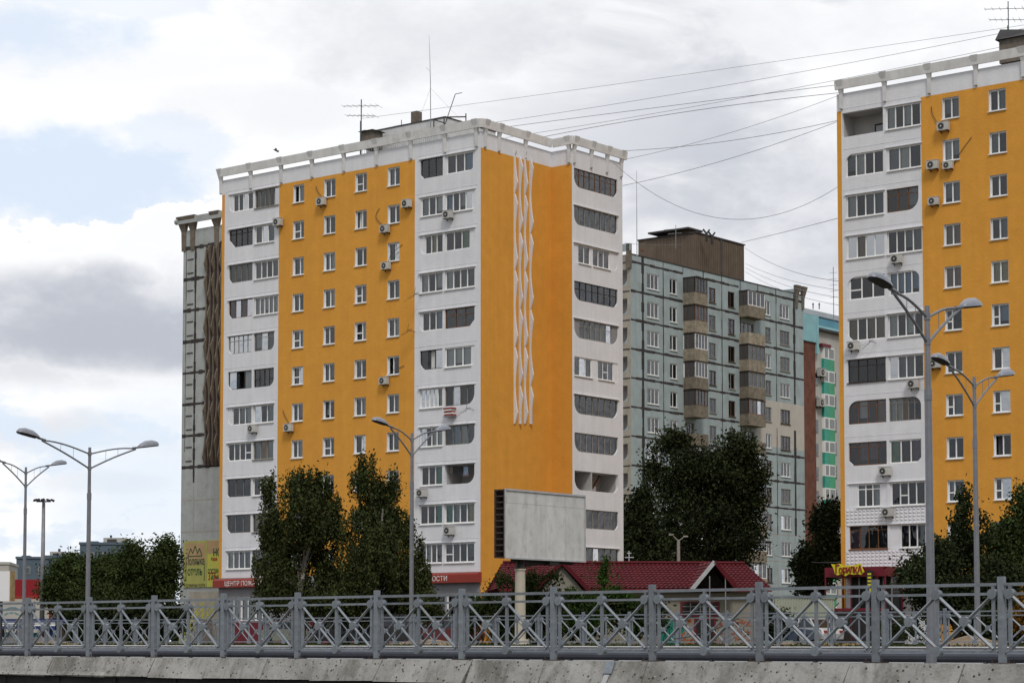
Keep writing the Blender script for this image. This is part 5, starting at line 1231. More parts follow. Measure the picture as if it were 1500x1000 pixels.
# ------------------------------------------------------------------ street lamps
def lamp(u, vtop, Y, label, zb=-.6, gs=1.0, tw=0.0, arm=1.0):
    hsc = arm**.5
    p = at(u, vtop, Y); h = p.z-zb
    t = thing('street_lamp', label, 'street lamp', (p.x, p.y, zb), math.atan2(D2.y, D2.x)+tw, 'double armed street lamps')
    b = MB(); hs = h*.74
    b.tube([(0,0,0),(0,0,.9)], .15*gs, 10); b.tube([(0,0,.88),(0,0,hs)], [.125*gs,.105*gs], 10); b.tube([(0,0,hs-.05),(0,0,hs+.28)], .118*gs, 10); b.tube([(0,0,hs+.2),(0,0,h)], [.092*gs,.075*gs], 10)
    for z in (h-.32, h-1.05): b.tube([(0,0,z-.09),(0,0,z+.09)], .1*gs, 8)
    b.build('pole', M['galv2'], t)
    for s in (-1, 1):
        a = MB(); n = 8; L_ = 4.6*arm-.25-1.38*hsc; zj = h+.16
        up = [(s*(.07+(L_-.1)*i/n), 0, h-.32+.46*math.sin(math.pi/2*min(1,i/n*1.02))) for i in range(n+1)]
        lo = [(s*(.07+(L_)*i/n), 0, h-1.05+1.17*(i/n)+.05*math.sin(math.pi*i/n)) for i in range(n+1)]
        a.tube(up, .042*gs, 6); a.tube(lo, .045*gs, 6); a.tube([(s*(L_-.15),0,zj-.0),(s*(L_+.32),0,zj+.08)], .06*gs, 6)
        for f in (.33, .6): x = s*(.07+L_*f); a.tube([(x,0,h-1.05+1.17*f+.03),(x,0,h-.32+.46*math.sin(math.pi/2*f))], .012*gs, 4)
        a.build('arm', M['galv2'], t)
        # lamp head: a long shallow shell with a flat lens below
        hm = MB(); xs = [(0,.1,.07),(.18,.19,.18),(.5,.26,.29),(.95,.27,.3),(1.25,.2,.2),(1.38,.06,.06)]; m = 8
        vs = []
        for x, w, hh in xs:
            for j in range(m+1):
                an = math.pi*j/m; vs.append((x, w*math.cos(an), hh*math.sin(an)))
        fs = [(i*(m+1)+j, i*(m+1)+j+1, (i+1)*(m+1)+j+1, (i+1)*(m+1)+j) for i in range(len(xs)-1) for j in range(m)]
        fs += [tuple(range(m,-1,-1)), tuple((len(xs)-1)*(m+1)+j for j in range(m+1))]
        hm.add(vs, fs)
        hd = hm.build('lamp_head', M['lampgrey'], t, (s*(L_+.25),0,zj+.07), 0, True); hd.scale = (hsc,hsc,hsc)
        hd.rotation_euler = (0, -R(9), 0 if s > 0 else math.pi)
        lm = MB(); vs = []
        for x, w, hh in xs[1:-1]: vs += [(x, w*.93, -.0), (x, -w*.93, -.0), (x, -w*.6, -.05), (x, w*.6, -.05)]
        fs = [(i*4+j, i*4+(j+1)%4, (i+1)*4+(j+1)%4, (i+1)*4+j) for i in range(3) for j in range(4)]+[(0,1,2,3),(12,15,14,13)]
        lm.add(vs, fs); lm.build('lens', M['dark'], hd, (0,0,-.004))
        b2 = MB(); b2.add([(x,s_*w,0) for x,w,hh in xs for s_ in (1,-1)], [(i*2,i*2+1,i*2+3,i*2+2) for i in range(len(xs)-1)]); b2.build('rim', M['lampgrey'], hd, (0,0,.001))
    return t
lamp(1358, 448, 62, 'tallest and nearest street lamp, in front of the right block', -.69, arm=.73)
lamp(1427, 552, 79, 'smaller street lamp before the orange wall of the right block, right of the big one', -.19, .85, arm=.70)
lamp(131.5, 655, 108, 'tall street lamp standing against open sky on the left', -.19)
lamp(603.5, 634, 102, 'slender street lamp in front of the centre block loggias', -.19, .85, arm=.61)
lamp(38, 684, 120, 'street lamp at the far left with its left head cut by the photo edge', -.19, .85, arm=.63)
# high mast with five floodlights
p = at(64, 731, 150); t = thing('floodlight_mast', 'dark mast with a ring of small floodlights at the left', 'mast', (p.x, p.y, GZ)); b = MB(); h = p.z-GZ
b.tube([(0,0,0),(0,0,h)], [.19,.11], 10); b.build('pole', M['galv2'], t, smooth=True)
b = MB(); b.tube([(-.5,0,h-.15),(.5,0,h-.15)], .05, 5); b.tube([(0,-.4,h-.15),(0,.4,h-.15)], .05, 5); b.build('cross_arm', M['dark'], t)
for x, y in ((-.6,0),(-.36,-.25),(0,-.4),(.36,-.25),(.6,0)):
    b = MB(); b.prism([(-.15,-.06),(.14,-.11),(.15,.06),(-.08,.07)], y-.1, y+.1, 'y'); o = b.build('floodlight', M['dark'], t, (x,0,h-.05)); o.rotation_euler = (0, .3 if x > 0 else -.3, 0)

# ------------------------------------------------------------------ blank billboard
bp_ = at(740, 735, 95); Fb = Frame(740, 735, 95)
zt0 = Fb.fy(740, 715.5)[1]; zb0 = Fb.fy(740, 816.5)[1]; wB = Fb.fy(856.5, 760)[0]; th = -Fb.fx(725, 760)[0]
bb = thing('billboard', 'large blank whitish billboard on a cream column in front of the centre block', 'billboard', (Fb.o.x, Fb.o.y, GZ), ROT)
dz = -GZ
b = MB(); b.box(-.035, 0, 0.0, wB, zb0+dz, zt0+dz); b.build('face_sheet', M['bbface'], bb)
b = MB(); zm = zt0+dz-(zt0-zb0)*.20; b.box(.0,.004,.02,wB-.04,zm,zm+.02); [b.box(.0,.003,wB*q,wB*q+.015,zb0+dz+.05,zt0+dz-.08) for q in (.25,.5,.75)]; b.build('sheet_seam', M['kerb'], bb)
b = MB()
b.box(-.0, .05, -.03, wB+.03, zt0+dz-.06, zt0+dz+.02, 0); b.box(0, .05, -.03, wB+.03, zb0+dz-.04, zb0+dz+.03, 0); b.box(.0,.045,wB-.03,wB+.03,zb0+dz+.03,zt0+dz-.06,0); b.box(.0,.04,-.03,.01,zb0+dz+.03,zt0+dz-.06,0)
b.build('edge_frame', M['kerb'], bb)
b = MB()
for x in (-.06, -th): 
    for y in (.0, wB*.33, wB*.66, wB-.08): b.box(x-.045, x+.045-.02, y, y+.08, zb0+dz, zt0+dz, 0)
n = 11
for i in range(n+1):
    z = zb0+dz+(zt0-zb0-.07)*i/n; b.box(-th+.03, -.1, .005, .06, z, z+.06, 0); b.box(-th+.03, -.1, wB-.07, wB-.01, z, z+.06, 0)
for z in (zb0+dz, zt0+dz-.07): b.box(-th+.02, -.09, .1, wB-.1, z+.003, z+.063, 0)
b.build('frame', M['rust'], bb)
b = MB(); b.box(-th-.02, -th+.02-.045, .0, wB, zb0+dz+.02, zt0+dz-.02, 0); b.build('back_sheet', M['rust'], bb)
pc = Fb.fy(762, 850, -.3)[0]; b = MB(); zc1 = Fb.fy(762, 834, -.3)[1]+dz; b.tube([(-.3,pc,0),(-.3,pc,.35),(-.3,pc,.36),(-.3,pc,zc1)], [.42,.36,.25,.225], 12); b.tube([(-.3,pc,zc1-.03),(-.3,pc,zc1+.04)], .26, 12); b.build('column', M['bbpole'], bb, smooth=False)
b = MB(); b.tube([(-.3,pc,zc1+.04),(-.3,pc,zc1+.28),(-.3,pc,zb0+dz)], [.24,.19,.2], 8); b.bar((-.3,pc-.6,zb0+dz-.08),(-.3,wB-.6,zb0+dz-.08), .16); b.bar((-.3,pc+.3,zc1+.2),(-.3,pc+1.9,zb0+dz-.1), .14); b.box(-.6,0,pc+1.8,pc+2.5,zb0+dz-.22,zb0+dz-.01)
b.build('bearing_bracket', M['ironblack'], bb)
# second, small billboard at the far left
p = at(7, 856, 84); sb = thing('billboard', 'small white sided billboard with a rusty brown edge at the far left', 'billboard', (p.x, p.y, GZ), -.35)
b = MB(); z0 = at(7,880,84).z-GZ; z1 = at(7,836,84).z-GZ; b.box(-1.2, .22, 0, .04, z0, z1); b.build('face_sheet', M['pvc'], sb)
b = MB(); b.box(-1.2, .22, .05, .3, z0+.02, z1-.02); b.box(.22,.27,-.0,.3,z0,z1); b.build('frame', M['pallet'], sb)
b = MB(); b.tube([(-.35,.25,0),(-.35,.25,z0+.02)], .09, 8); b.build('column', M['dark'], sb)
# old wooden post with a lamp in front of the dark elm
p = at(994, 828, 150); zt_ = at(994, 790, 150).z; t = thing('old_lamp_post', 'weathered wooden post with a small double lamp in front of the dark trees', 'lamp post', (p.x,p.y,GZ))
b = MB(); b.tube([(0,0,0),(0,0,zt_-GZ)], [.14,.11], 8); b.build('post', M['greywood'], t)
b = MB(); b.tube([(0,0,zt_-GZ-.1),(-.4,0,zt_-GZ+.3)], .035, 5); b.tube([(0,0,zt_-GZ-.1),(.4,0,zt_-GZ+.2)], .035, 5); b.build('arm', M['greywood'], t)
for x, z in ((-.5,.34),(.5,.22)): b = MB(); b.prism([(-.18,-.05),(.18,-.03),(.15,.05),(-.15,.07)], -.1, .1, 'y'); b.build('lamp_head', M['greywood'], t, (x,0,zt_-GZ+z))
# ------------------------------------------------------------------ trees and bushes
nr = np.random.default_rng(11)
def leaves(name, C, size, m, parent, asp=.5, base=(0,0,0), droop=0.):
    n = len(C); a = nr.normal(size=(n,3)); 
    if droop: a[:,2] = -np.abs(a[:,2])-droop
    a /= np.linalg.norm(a, axis=1)[:,None]; b = np.cross(a, nr.normal(size=(n,3))); b /= np.linalg.norm(b, axis=1)[:,None]
    s = size*nr.uniform(.6,1.35,(n,1)); C = C-np.array(base)
    V = np.stack([C-a*s, C+b*s*asp, C+a*s, C-b*s*asp], 1).reshape(-1,3)
    me = bpy.data.meshes.new(name); me.vertices.add(4*n); me.loops.add(4*n); me.polygons.add(n)
    me.vertices.foreach_set('co', V.astype(np.float32).ravel()); me.loops.foreach_set('vertex_index', np.arange(4*n, dtype=np.int32))
    me.polygons.foreach_set('loop_start', np.arange(0,4*n,4,dtype=np.int32)); me.polygons.foreach_set('loop_total', np.full(n,4,dtype=np.int32))
    me.materials.append(m); me.update(calc_edges=True); return inst(name, me, parent)
def tree(name, label, cat, Y, u0, blobs, leaf, n=16000, size=.13, hang=0., bark='bark', tr=.22, per=26, spread=.3, gz=-.19, group=None, lean=0, asp=.5, top=.7, depth=.85):
    base = at(u0, 940, Y); base.z = gz
    t = thing(name, label, cat, base, 0, group)
    k = Y/F; cl = []
    wts = np.array([(ru*rv)**.9 for _,_,ru,rv in blobs]); wts = wts/wts.sum(); nc = n//per
    for (u,v,ru,rv), w in zip(blobs, wts):
        c = at(u, v, Y); m = max(4, int(nc*w)); d = nr.normal(size=(m,3)); d /= np.linalg.norm(d,axis=1)[:,None]
        r = nr.uniform(.12,1.0,(m,1))**.55*nr.uniform(.86,1.12,(m,1))
        # bites out of the crown so that sky or wall shows through
        P_ = d*r*np.array([ru*k, ru*k*depth, rv*k])+np.array([c.x, c.y+nr.uniform(-.12,.12)*ru*k*4, c.z]); cl.append(P_)
    cl = np.concatenate(cl)
    keep = np.array([mnoise.noise(Vector((p[0]*.62, p[1]*.62, p[2]*.62+7)))+.24 > 0 for p in cl]); cl2 = cl[keep] if keep.sum() > 30 else cl
    cl2[:,2] = np.maximum(cl2[:,2], gz+.25)
    idx = nr.integers(0, len(cl2), n); L_ = cl2[idx]+nr.normal(size=(n,3))*spread*np.array([1,1,.8])
    nw = n//14; wi = cl2[nr.integers(0, len(cl2), nw//8)]; out_ = wi-cl2.mean(axis=0); out_ /= np.linalg.norm(out_,axis=1)[:,None]
    tt = np.tile(np.linspace(.1,1,8), len(wi)); ww = np.repeat(wi,8,axis=0)+np.repeat(out_*np.array([1,1,.9])+np.array([0,0,.25 if not hang else -.35]),8,axis=0)*tt[:,None]*nr.uniform(.5,1.2,(len(tt),1))*(1.1 if size > .12 else .8)
    L_[:len(ww)] = ww+nr.normal(size=ww.shape)*.05
    if hang: L_[:,2] -= nr.uniform(0, hang, n)*np.repeat(1, n); L_[:,:2] = cl2[idx][:,:2]+(L_[:,:2]-cl2[idx][:,:2])*.55
    L_[:,2] = np.maximum(L_[:,2], gz+.1)
    leaves('crown', L_, size, M[leaf], t, asp, base, .4 if hang else 0)
    if tr:
        zt_ = cl[:,2].max(); cen = cl[:,:2].mean(axis=0); b = MB()
        tp = Vector((cen[0]-base.x, cen[1]-base.y, (zt_-gz)*top)); n_ = 7
        path = [tp*(i/n_)+Vector((.12*math.sin(i*1.7),.12*math.cos(i*1.3),0))*(1 if i else 0) for i in range(n_+1)]
        b.tube(path, [tr*(1.25-1.0*i/n_) for i in range(n_+1)], 8)
        for j in range(26):
            e = Vector(cl2[nr.integers(0,len(cl2))])-base; f = min(.95, max(.2, e.z/tp.z*.62)); i = int(f*n_); st = path[i]
            mid = st.lerp(e, .5)+Vector((rnd.uniform(-.3,.3), rnd.uniform(-.3,.3), .35)); r0 = tr*(1.1-f)*.5+.02
            b.tube([st, mid, e], [r0, r0*.6, .012], 5)
        b.build('trunk', M[bark], t)
    return t
TG = 'trees between the blocks and the road'
tree('birch_tree', 'drooping birch standing left before the left white loggias of the centre block', 'tree', 128, 440,
     [(445,745,46,48),(428,800,54,48),(478,800,44,56),(402,835,34,42),(440,704,24,26),(393,706,12,24),(500,845,36,40),(386,782,15,22),(470,708,20,26),(425,850,48,34),(480,868,48,26),(400,760,26,26),(386,862,24,20),(490,745,16,30)],
     'leaf_birch', 46000, .10, 1.2, 'birchbark', .2, 40, .2, group=TG)
tree('birch_tree', 'drooping birch standing right before the orange wall, next to the slender street lamp', 'tree', 126, 552,
     [(548,720,30,40),(538,768,42,46),(566,770,38,52),(560,822,60,46),(596,790,24,46),(608,850,36,32),(530,682,13,22),(520,865,44,30),(616,822,16,28),(570,698,14,20),(545,672,8,18),(590,868,50,26),(515,712,10,20)],
     'leaf_birch', 46000, .10, 1.3, 'birchbark', .2, 40, .2, group=TG)
tree('elm_tree', 'big dark elm with two crowns covering the lower middle of the grey blue panel block', 'tree', 172, 1030,
     [(1000,700,46,42),(1065,705,54,48),(1020,765,70,52),(1085,690,32,36),(976,655,24,20),(1000,640,20,16),(1000,815,88,36),(1100,735,24,36),(1072,660,34,24),(1035,690,40,36),(1080,790,44,44),(960,690,16,26),(1112,700,10,22)],
     'leaf_elm', 52000, .145, 0, 'bark', .42, 24, .42, group=TG)
tree('elm_tree', 'dark bushy tree at the left foot of the grey blue panel block', 'tree', 165, 935,
     [(935,765,24,40),(950,800,30,44),(925,815,20,44),(945,735,14,24),(960,840,36,26)], 'leaf_elm', 13000, .16, 0, 'bark', .2, 24, .36, group=TG)
tree('elm_tree', 'narrow dark tree in the gap between the panel block and the right block', 'tree', 168, 1205,
     [(1207,770,22,34),(1196,820,26,38),(1218,815,22,44),(1190,850,24,24),(1176,825,10,20),(1215,748,14,18)], 'leaf_elm', 15000, .16, 0, 'bark', .2, 24, .34, group=TG)
tree('broadleaf_tree', 'dark rounded tree left of the open sky lamp, in front of the red hall', 'tree', 150, 92,
     [(92,848,26,28),(78,866,16,20),(112,842,20,22),(104,872,34,22),(100,826,14,12)], 'leaf_green', 20000, .11, 0, 'bark', .2, 24, .34, group=TG)
tree('broadleaf_tree', 'tree just right of the open sky lamp post, middle of the left group', 'tree', 146, 150,
     [(150,848,30,28),(135,862,26,24),(168,838,18,22),(160,872,40,20),(146,826,14,10),(128,830,8,8)], 'leaf_green', 21000, .11, 0, 'bark', .2, 24, .34, group=TG)
tree('broadleaf_tree', 'largest green tree of the left group, touching the grey end wall', 'tree', 140, 218,
     [(208,838,34,30),(236,826,22,30),(188,836,22,26),(222,862,38,28),(250,832,6,34),(200,864,34,24),(226,812,22,14),(244,802,12,14),(196,806,12,10)], 'leaf_green', 36000, .11, 0, 'bark', .26, 24, .34, group=TG)
tree('leafy_tree', 'dark leafy tree with thin upright shoots before the right block', 'tree', 96, 1400,
     [(1400,826,38,38),(1366,850,42,36),(1440,858,44,44),(1380,815,22,22),(1425,805,24,30),(1408,770,6,24),(1413,735,3,26),(1350,832,18,18),(1395,880,60,30),(1332,838,14,10),(1437,772,8,22)],
     'leaf_elm', 34000, .10, 0, 'bark', .15, 22, .22, group=TG, top=.5)
tree('leafy_tree', 'dark green tree cut by the right edge of the photo', 'tree', 100, 1490,
     [(1490,790,28,48),(1480,850,38,44),(1500,740,18,24),(1530,800,36,60),(1460,790,14,26)], 'leaf_green', 26000, .10, 0, 'bark', .15, 22, .24, group=TG, top=.5)
tree('shrub', 'orange leaved shrub at the right edge behind the fences', 'shrub', 90, 1495, [(1492,905,14,18),(1510,890,20,26)], 'leaf_orange', 3500, .08, 0, 'bark', .05, 18, .15)
tree('shrub', 'tangled green shrub at the left of the billboard column', 'shrub', 100, 742, [(742,880,20,28),(730,905,18,26),(748,858,12,20),(735,850,8,14),(750,915,24,22)], 'leaf_bush', 7000, .075, .3, 'bark', .06, 20, .2)
tree('shrub', 'tall tangled shrub at the right of the billboard column', 'shrub', 101, 795, [(790,870,28,34),(810,850,14,16),(800,905,34,30),(775,850,12,16),(815,890,16,30)], 'leaf_bush', 12000, .075, .3, 'bark', .06, 20, .2)
tree('creeper', 'creeper climbing over the gable and red roof of the low house', 'creeper', 103.5, 855, [(845,880,26,14),(865,900,30,26),(890,866,16,8),(885,845,6,16),(850,910,36,22),(905,868,12,7),(887,826,5,12),(832,862,12,8),(920,880,22,12),(945,868,10,6),(935,900,26,24),(815,868,12,10)], 'leaf_ivy', 15000, .07, .2, 'bark', .05, 20, .16)
tree('shrub', 'low bush before the foot of the centre block under the right birch', 'shrub', 122, 640, [(628,884,14,20),(645,910,12,18)], 'leaf_birch', 4000, .1, .4, 'bark', .05, 20, .2)
tree('shrub', 'scrubby bush at the foot of the orange corner of the centre block', 'shrub', 116, 705, [(700,900,18,24),(716,885,12,20),(688,912,14,18),(722,860,7,12)], 'leaf_bush', 6000, .08, .2, 'bark', .05, 20, .2)
tree('shrub', 'dark bush in front of the corrugated fence and the house end', 'shrub', 112, 1130, [(1122,905,16,22),(1140,915,16,18)], 'leaf_elm', 5000, .08, 0, 'bark', .05, 20, .2)
tree('hedge', 'dark low hedge behind the far fence under the birches', 'hedge', 134, 500, [(u,895,34,16) for u in range(505,640,34)], 'leaf_elm', 9000, .12, 0, None, 0, 20, .22)
tree('hedge', 'dark hedge behind the far fence on the left', 'hedge', 132, 200, [(u,905+(u%3)*3,28,26) for u in range(105,262,24)], 'leaf_elm', 14000, .12, 0, None, 0, 20, .24)
tree('hedge', 'dark hedge behind the far fence on the right under the leafy trees', 'hedge', 92, 1420, [(u,915,40,24) for u in range(1335,1540,40)], 'leaf_elm', 13000, .10, 0, None, 0, 20, .22)
tree('shrub', 'dark thicket behind the shrubs right of the billboard column', 'shrub', 104, 840, [(u,905,26,30) for u in range(770,960,26)], 'leaf_elm', 11000, .10, 0, None, 0, 20, .22)
# grass and weeds along the verge behind the far fence
Cg = []
for i in range(26000):
    p = f2a+D_2*rnd.uniform(-14,60)+N2*(rnd.random()**1.6*26+.1); h = max(0, mnoise.noise(Vector((p.x*.35,p.y*.35,0)))+.35)
    if h > .1: Cg.append((p.x, p.y, -.19+rnd.random()*.16*h))
tag(leaves('grass', np.array(Cg), .07, M['leaf_bush'], None, .25, (0,0,0)), 'short weedy grass on the verge behind the far fence', 'grass', None, 'stuff')

# ------------------------------------------------------------------ low house with red tiled roof
HX = Vector((.996,.087,0)); HY = Vector((-.087,.996,0)); ho = at(857, 861, 108); HA = math.atan2(HX.y, HX.x)
hs = thing('low_house', 'low beige house with red metal tile roof, two front gables and graffiti, behind the fences', 'house', (ho.x, ho.y, -.19), HA)
ze = ho.z+.19; zr = ze+1.38
def tile_roof(p00, p10, p11, p01, parent, m='redroof', name='roof', per=.24, step=.36):
    """p00-p10 eave, p01-p11 ridge; stepped and corrugated like pressed metal tile"""
    p00, p10, p11, p01 = map(Vector, (p00,p10,p11,p01)); nx = max(4, int((p10-p00).length/per)*4); ny = max(2, int(((p01-p00).length+(p11-p10).length)/2/step))
    nrm = (p10-p00).cross(p01-p00)
    if nrm.length < 1e-6: nrm = (p10-p00).cross(p11-p00)
    nrm.normalize(); nrm = nrm if nrm.z > 0 else -nrm; V = []; Fc = []
    for j in range(ny):
        for (v, lift) in ((j/ny, .045), ((j+1)/ny, .0)):
            a = p00.lerp(p01, v); c = p10.lerp(p11, v)
            for i in range(nx+1): V.append(a.lerp(c, i/nx)+nrm*(lift+.03*math.sin(i/4*2*math.pi)))
    for r_ in range(2*ny-1):
        for i in range(nx): q = r_*(nx+1)+i; Fc.append((q, q+1, q+nx+2, q+nx+1))
    b = MB(); b.add(V, Fc); b.add([p00-nrm*.06, p10-nrm*.06, p11-nrm*.06, p01-nrm*.06], [(0,1,2,3)]); return b.build(name, M[m], parent)
b = MB(); b.box(-3.7, 8.9, .45, 7.6, -.2, ze-.02, 0)
b.build('wall', M['beige'], hs)
tile_roof((-4.33,0,ze), (9.5,0,ze), (8.9,4,zr), (-3.8,4,zr), hs); tile_roof((9.5,8,ze), (-4.33,8,ze), (-3.8,4,zr), (8.9,4,zr), hs)
tile_roof((9.5,0,ze), (9.5,8,ze), (8.9,4.01,zr), (8.9,3.99,zr), hs); tile_roof((-4.33,8,ze), (-4.33,0,ze), (-3.8,3.99,zr), (-3.8,4.01,zr), hs)
b = MB(); b.box(-4.33,9.5,-.02,.0,ze-.16,ze-.01); b.box(-4.33,9.5,.0,.45,ze-.12,ze-.08); b.build('eave_board', M['maroon'], hs)
b = MB(); b.tube([(-3.8,4,zr+.06),(8.9,4,zr+.06)], .09, 6); b.build('ridge_cap', M['redroof'], hs)
def gable(xc, hw, zp, y0, filled, lab):
    zg = zp; yb_ = (zg-ze)/(zr-ze)*4
    for s in (-1, 1): tile_roof((xc+s*hw, y0, ze-.02), (xc+s*hw, .2, ze-.02), (xc, yb_, zg), (xc, y0, zg), hs, name='gable_roof')
    b = MB()
    for s in (-1, 1):
        a = Vector((xc+s*(hw+.05), y0-.03, ze-.12)); c = Vector((xc, y0-.03, zg-.04)); b.bar(tuple(a), tuple(c), .2, .05, 0 if (filled or s > 0) else 1)
    b.build('barge_board', [M['redroof'], M['kerb']], hs)
    b = MB()
    if filled: b.add([(xc-hw+.15,y0+.2,ze-.2),(xc+hw-.15,y0+.2,ze-.2),(xc,y0+.2,zg-.2)], [(0,1,2)], 0); b.box(xc-hw+.15, xc+hw-.15, y0+.21, .44, -.2, ze-.12, 0)
    else:
        b.add([(xc-hw+.15,y0+1.2,ze-.2),(xc+hw-.15,y0+1.2,ze-.2),(xc,y0+1.2,zg-.2)], [(0,1,2)], 1)  # black sheet paints in the shade of the open porch gable
        for x in (xc-.25, xc+.55): b.tube([(x,y0+.05,-.2),(x,y0+.05,ze+.6)], .035, 5, 2)
    b.build('gable_wall', [M['beige'], M['ironblack'], M['alu']], hs)
gable(-1.25, 1.3, zr-.05, -.7, True, ''); gable(6.42, 1.15, zr-.02, -.9, False, '')
b = MB(); b.box(4.9,6.9,.38,.449,1.45,2.2,0); b.box(5.0,6.8,.36,.379,1.52,2.13,1)
for x in (5.4,5.9,6.4): b.box(x-.02,x+.02,.33,.359,1.52,2.13,2)
for z in (1.7,1.95): b.box(5.0,6.8,.31,.329,z-.015,z+.015,2)
b.build('window', [M['maroon'], M['ironblack'], M['alu']], hs)
b = MB(); b.box(5.6,6.7,.40,.449,-.2,1.4,0); b.box(5.7,6.6,.38,.399,-.1,1.3,1); b.build('door', [M['maroon'], M['ironblack']], hs)
# painted writing on the wall (abstract shapes)
M['gteal'] = mat('teal_spray_paint', (.01,.17,.12), .6, .2, 2); M['gorange'] = mat('orange_spray_paint', (.33,.10,.03), .7, .3, 2); M['grust'] = mat('rust_spray_paint', (.26,.08,.05), .7, .3, 2)
b = MB()
out = [(3.8,.0),(3.75,.9),(3.85,1.35),(4.1,1.25),(4.25,1.4),(4.5,1.2),(4.8,1.3),(5.15,1.1),(5.1,.7),(5.0,.55),(4.9,.1),(4.5,-.02),(4.1,.1)]
b.add([(x,.442,z) for x,z in out], [tuple(range(len(out)))], 0)
for i in range(7):
    x = 3.85+i*.17; b.bar((x,.437,.1+.1*(i%2)),(x+.2*math.sin(i*2),.437,1.1+.1*(i%3)), .04, .004, 2)
for i in range(26):
    a = i*.5; x = 5.2+.2*math.sin(a*1.3); z = .1+i*.05; b.bar((x,.439,z),(x+.28*math.cos(a),.439,z+.16*math.sin(a*1.9)), .09, .004, 1)
for i in range(16): b.bar((3.7+i*.11,.438,1.38+.1*math.sin(i)),(3.81+i*.11,.438,1.38+.1*math.sin(i+1)), .05, .004, 1)
for i in range(90):
    x = 6.7+rnd.random()*1.9; z = .05+rnd.random()*1.25; a = rnd.uniform(0,6.28); l = rnd.uniform(.12,.38); b.bar((x,.434+i*.00005,z),(x+l*math.cos(a),.434+i*.00005,z+l*math.sin(a)*.7), rnd.uniform(.025,.08), .003, rnd.choice((1,3,3,2,3)))
b.build('graffiti', [M['gteal'], M['gorange'], M['ironblack'], M['grust']], hs)
b = MB(); b.tube([(0,0,0),(0,0,.55)], .03, 5); b.tube([(-.22,0,.2),(.25,0,.2)], .03, 5); b.tube([(-.1,0,.42),(.12,0,.42)], .03, 5)
tag(b.build('ridge_cross', M['kerb'], None, ho+HX*2.8+HY*4+Vector((0,0,1.5))), 'small pale cross shaped finial on the ridge of the red roof', 'finial')
# pale green corrugated fence and vehicles beyond it
p = at(1136, 890, 122); q = at(1222, 890, 128); b = MB(); d = q-p; L_ = d.xy.length; zt_ = at(1136,874,122).z+.19; n = 90
for i in range(n):
    x0 = L_*i/n; x1 = L_*(i+1)/n; y0 = .05 if i % 4 < 2 else 0; y1 = .05 if (i+1) % 4 < 2 else 0; b.quad((x0,y0,0),(x1,y1,0),(x1,y1,zt_),(x0,y0,zt_)); b.quad((x0,y0+.03,0),(x1,y1+.03,0),(x1,y1+.03,zt_),(x0,y0+.03,zt_))
b.box(-.05, L_+.05, -.02, .1, zt_, zt_+.06)
prop('corrugated_fence', 'pale green corrugated metal fence right of the red roofed house', 'fence', b, M['ltgreen'], (p.x,p.y,-.19), math.atan2(d.y,d.x))

# ------------------------------------------------------------------ maroon entrance pavilion of the right block
x0_, zb_ = B.fx(1208, 845, -2.6); x1_, zt_ = B.fx(1297, 829, -2.6); zt_ = B.fx(1208, 831, -2.6)[1]
pv = thing('entrance_pavilion', 'maroon framed entrance pavilion with a yellow and red lettered sign, foot of the right block', 'pavilion', B.o+XH*x0_+D2*-2.6+Vector((0,0,-.19)), ROT)
zb_ += .19; zt_ += .19; w = x1_-x0_
b = MB(); b.box(0, w, 0, 2.55, zb_, zt_); b.build('fascia', M['maroon'], pv)
b = MB()
for x in (.03, w*.43, w*.86, w-.06):
    b.box(x-.04, x+.04, .02, .1, 0, zb_-.002)
for x in (.03, w-.06): b.box(x-.04, x+.04, 2.3, 2.38, 0, zb_-.002)
zr_ = B.fx(1240, 893, -2.6)[1]+.19
b.box(.1, w-.1, .0, .012+.03, zr_-.06, zr_+.12); b.box(-4, w*.3, -.3, -.26, zr_+.9, zr_+.95)
b.build('frame', M['maroon'], pv)
b = MB(); b.box(w*.32, w-.15, 1.3, 2.5, zr_-.1, zb_-.01, 0); 
b.build('dark_glazing', M['carglass'], pv)
b = MB(); b.box(w*.28, w-.2, 1.2, 1.28, zr_-.0, zb_-.02, 0)
for i in range(6): x = w*.3+i*(w*.66/5); b.box(x-.04, x+.04, 1.1, 1.19, zr_, zb_-.03, 1)
b.build('glazing', [M['ironblack'], M['alu']], pv)
b = MB(); b.box(0, w, 0.05, 2.5, -.2, zr_-.07); b.build('deck', M['ironblack'], pv)
b = MB(); n = 6
for i in range(n): b.box(-2.6+i*.42, -2.6+(i+1)*.42, .3, 1.8, 0, zr_*(i+1)/n); 
for y in (.3, 1.8): 
    for dz in (.5, .95): b.bar((-2.6,y,dz),(0,y,zr_+dz), .05, .05, 0)
b.build('ramp_stair', M['maroon'], pv)
# lettering board: ragged yellow outline board with red letters
M['yellowsign'] = mat('sign_yellow', (.62,.55,.03), .5, .05, 2); M['redsign'] = mat('sign_letter_red', (.24,.015,.02), .5, .05, 2)
xs0, zs0 = B.fx(1222.5, 842, -2.9); xs1, zs1 = B.fx(1263, 826, -2.9); xs0 -= x0_; xs1 -= x0_; zs0 += .19; zs1 += .19; sw = xs1-xs0; sh = zs1-zs0
b = MB(); bd = [(-.1,1.1),(.05,1.05),(.2,1.12),(.33,.86),(.5,.95),(.66,.88),(.8,1.0),(.97,1.08),(1.0,.7),(1.08,.25),(.98,-.02),(.86,.08),(.72,.0),(.55,.1),(.42,-.12),(.3,.12),(.12,-.02),(.04,.15),(.0,.6)]
b.prism([(xs0+sw*x, zs0+sh*z) for x, z in bd], -.40, -.30, 'y'); lb = b.build('lettering_board', M['yellowsign'], pv)
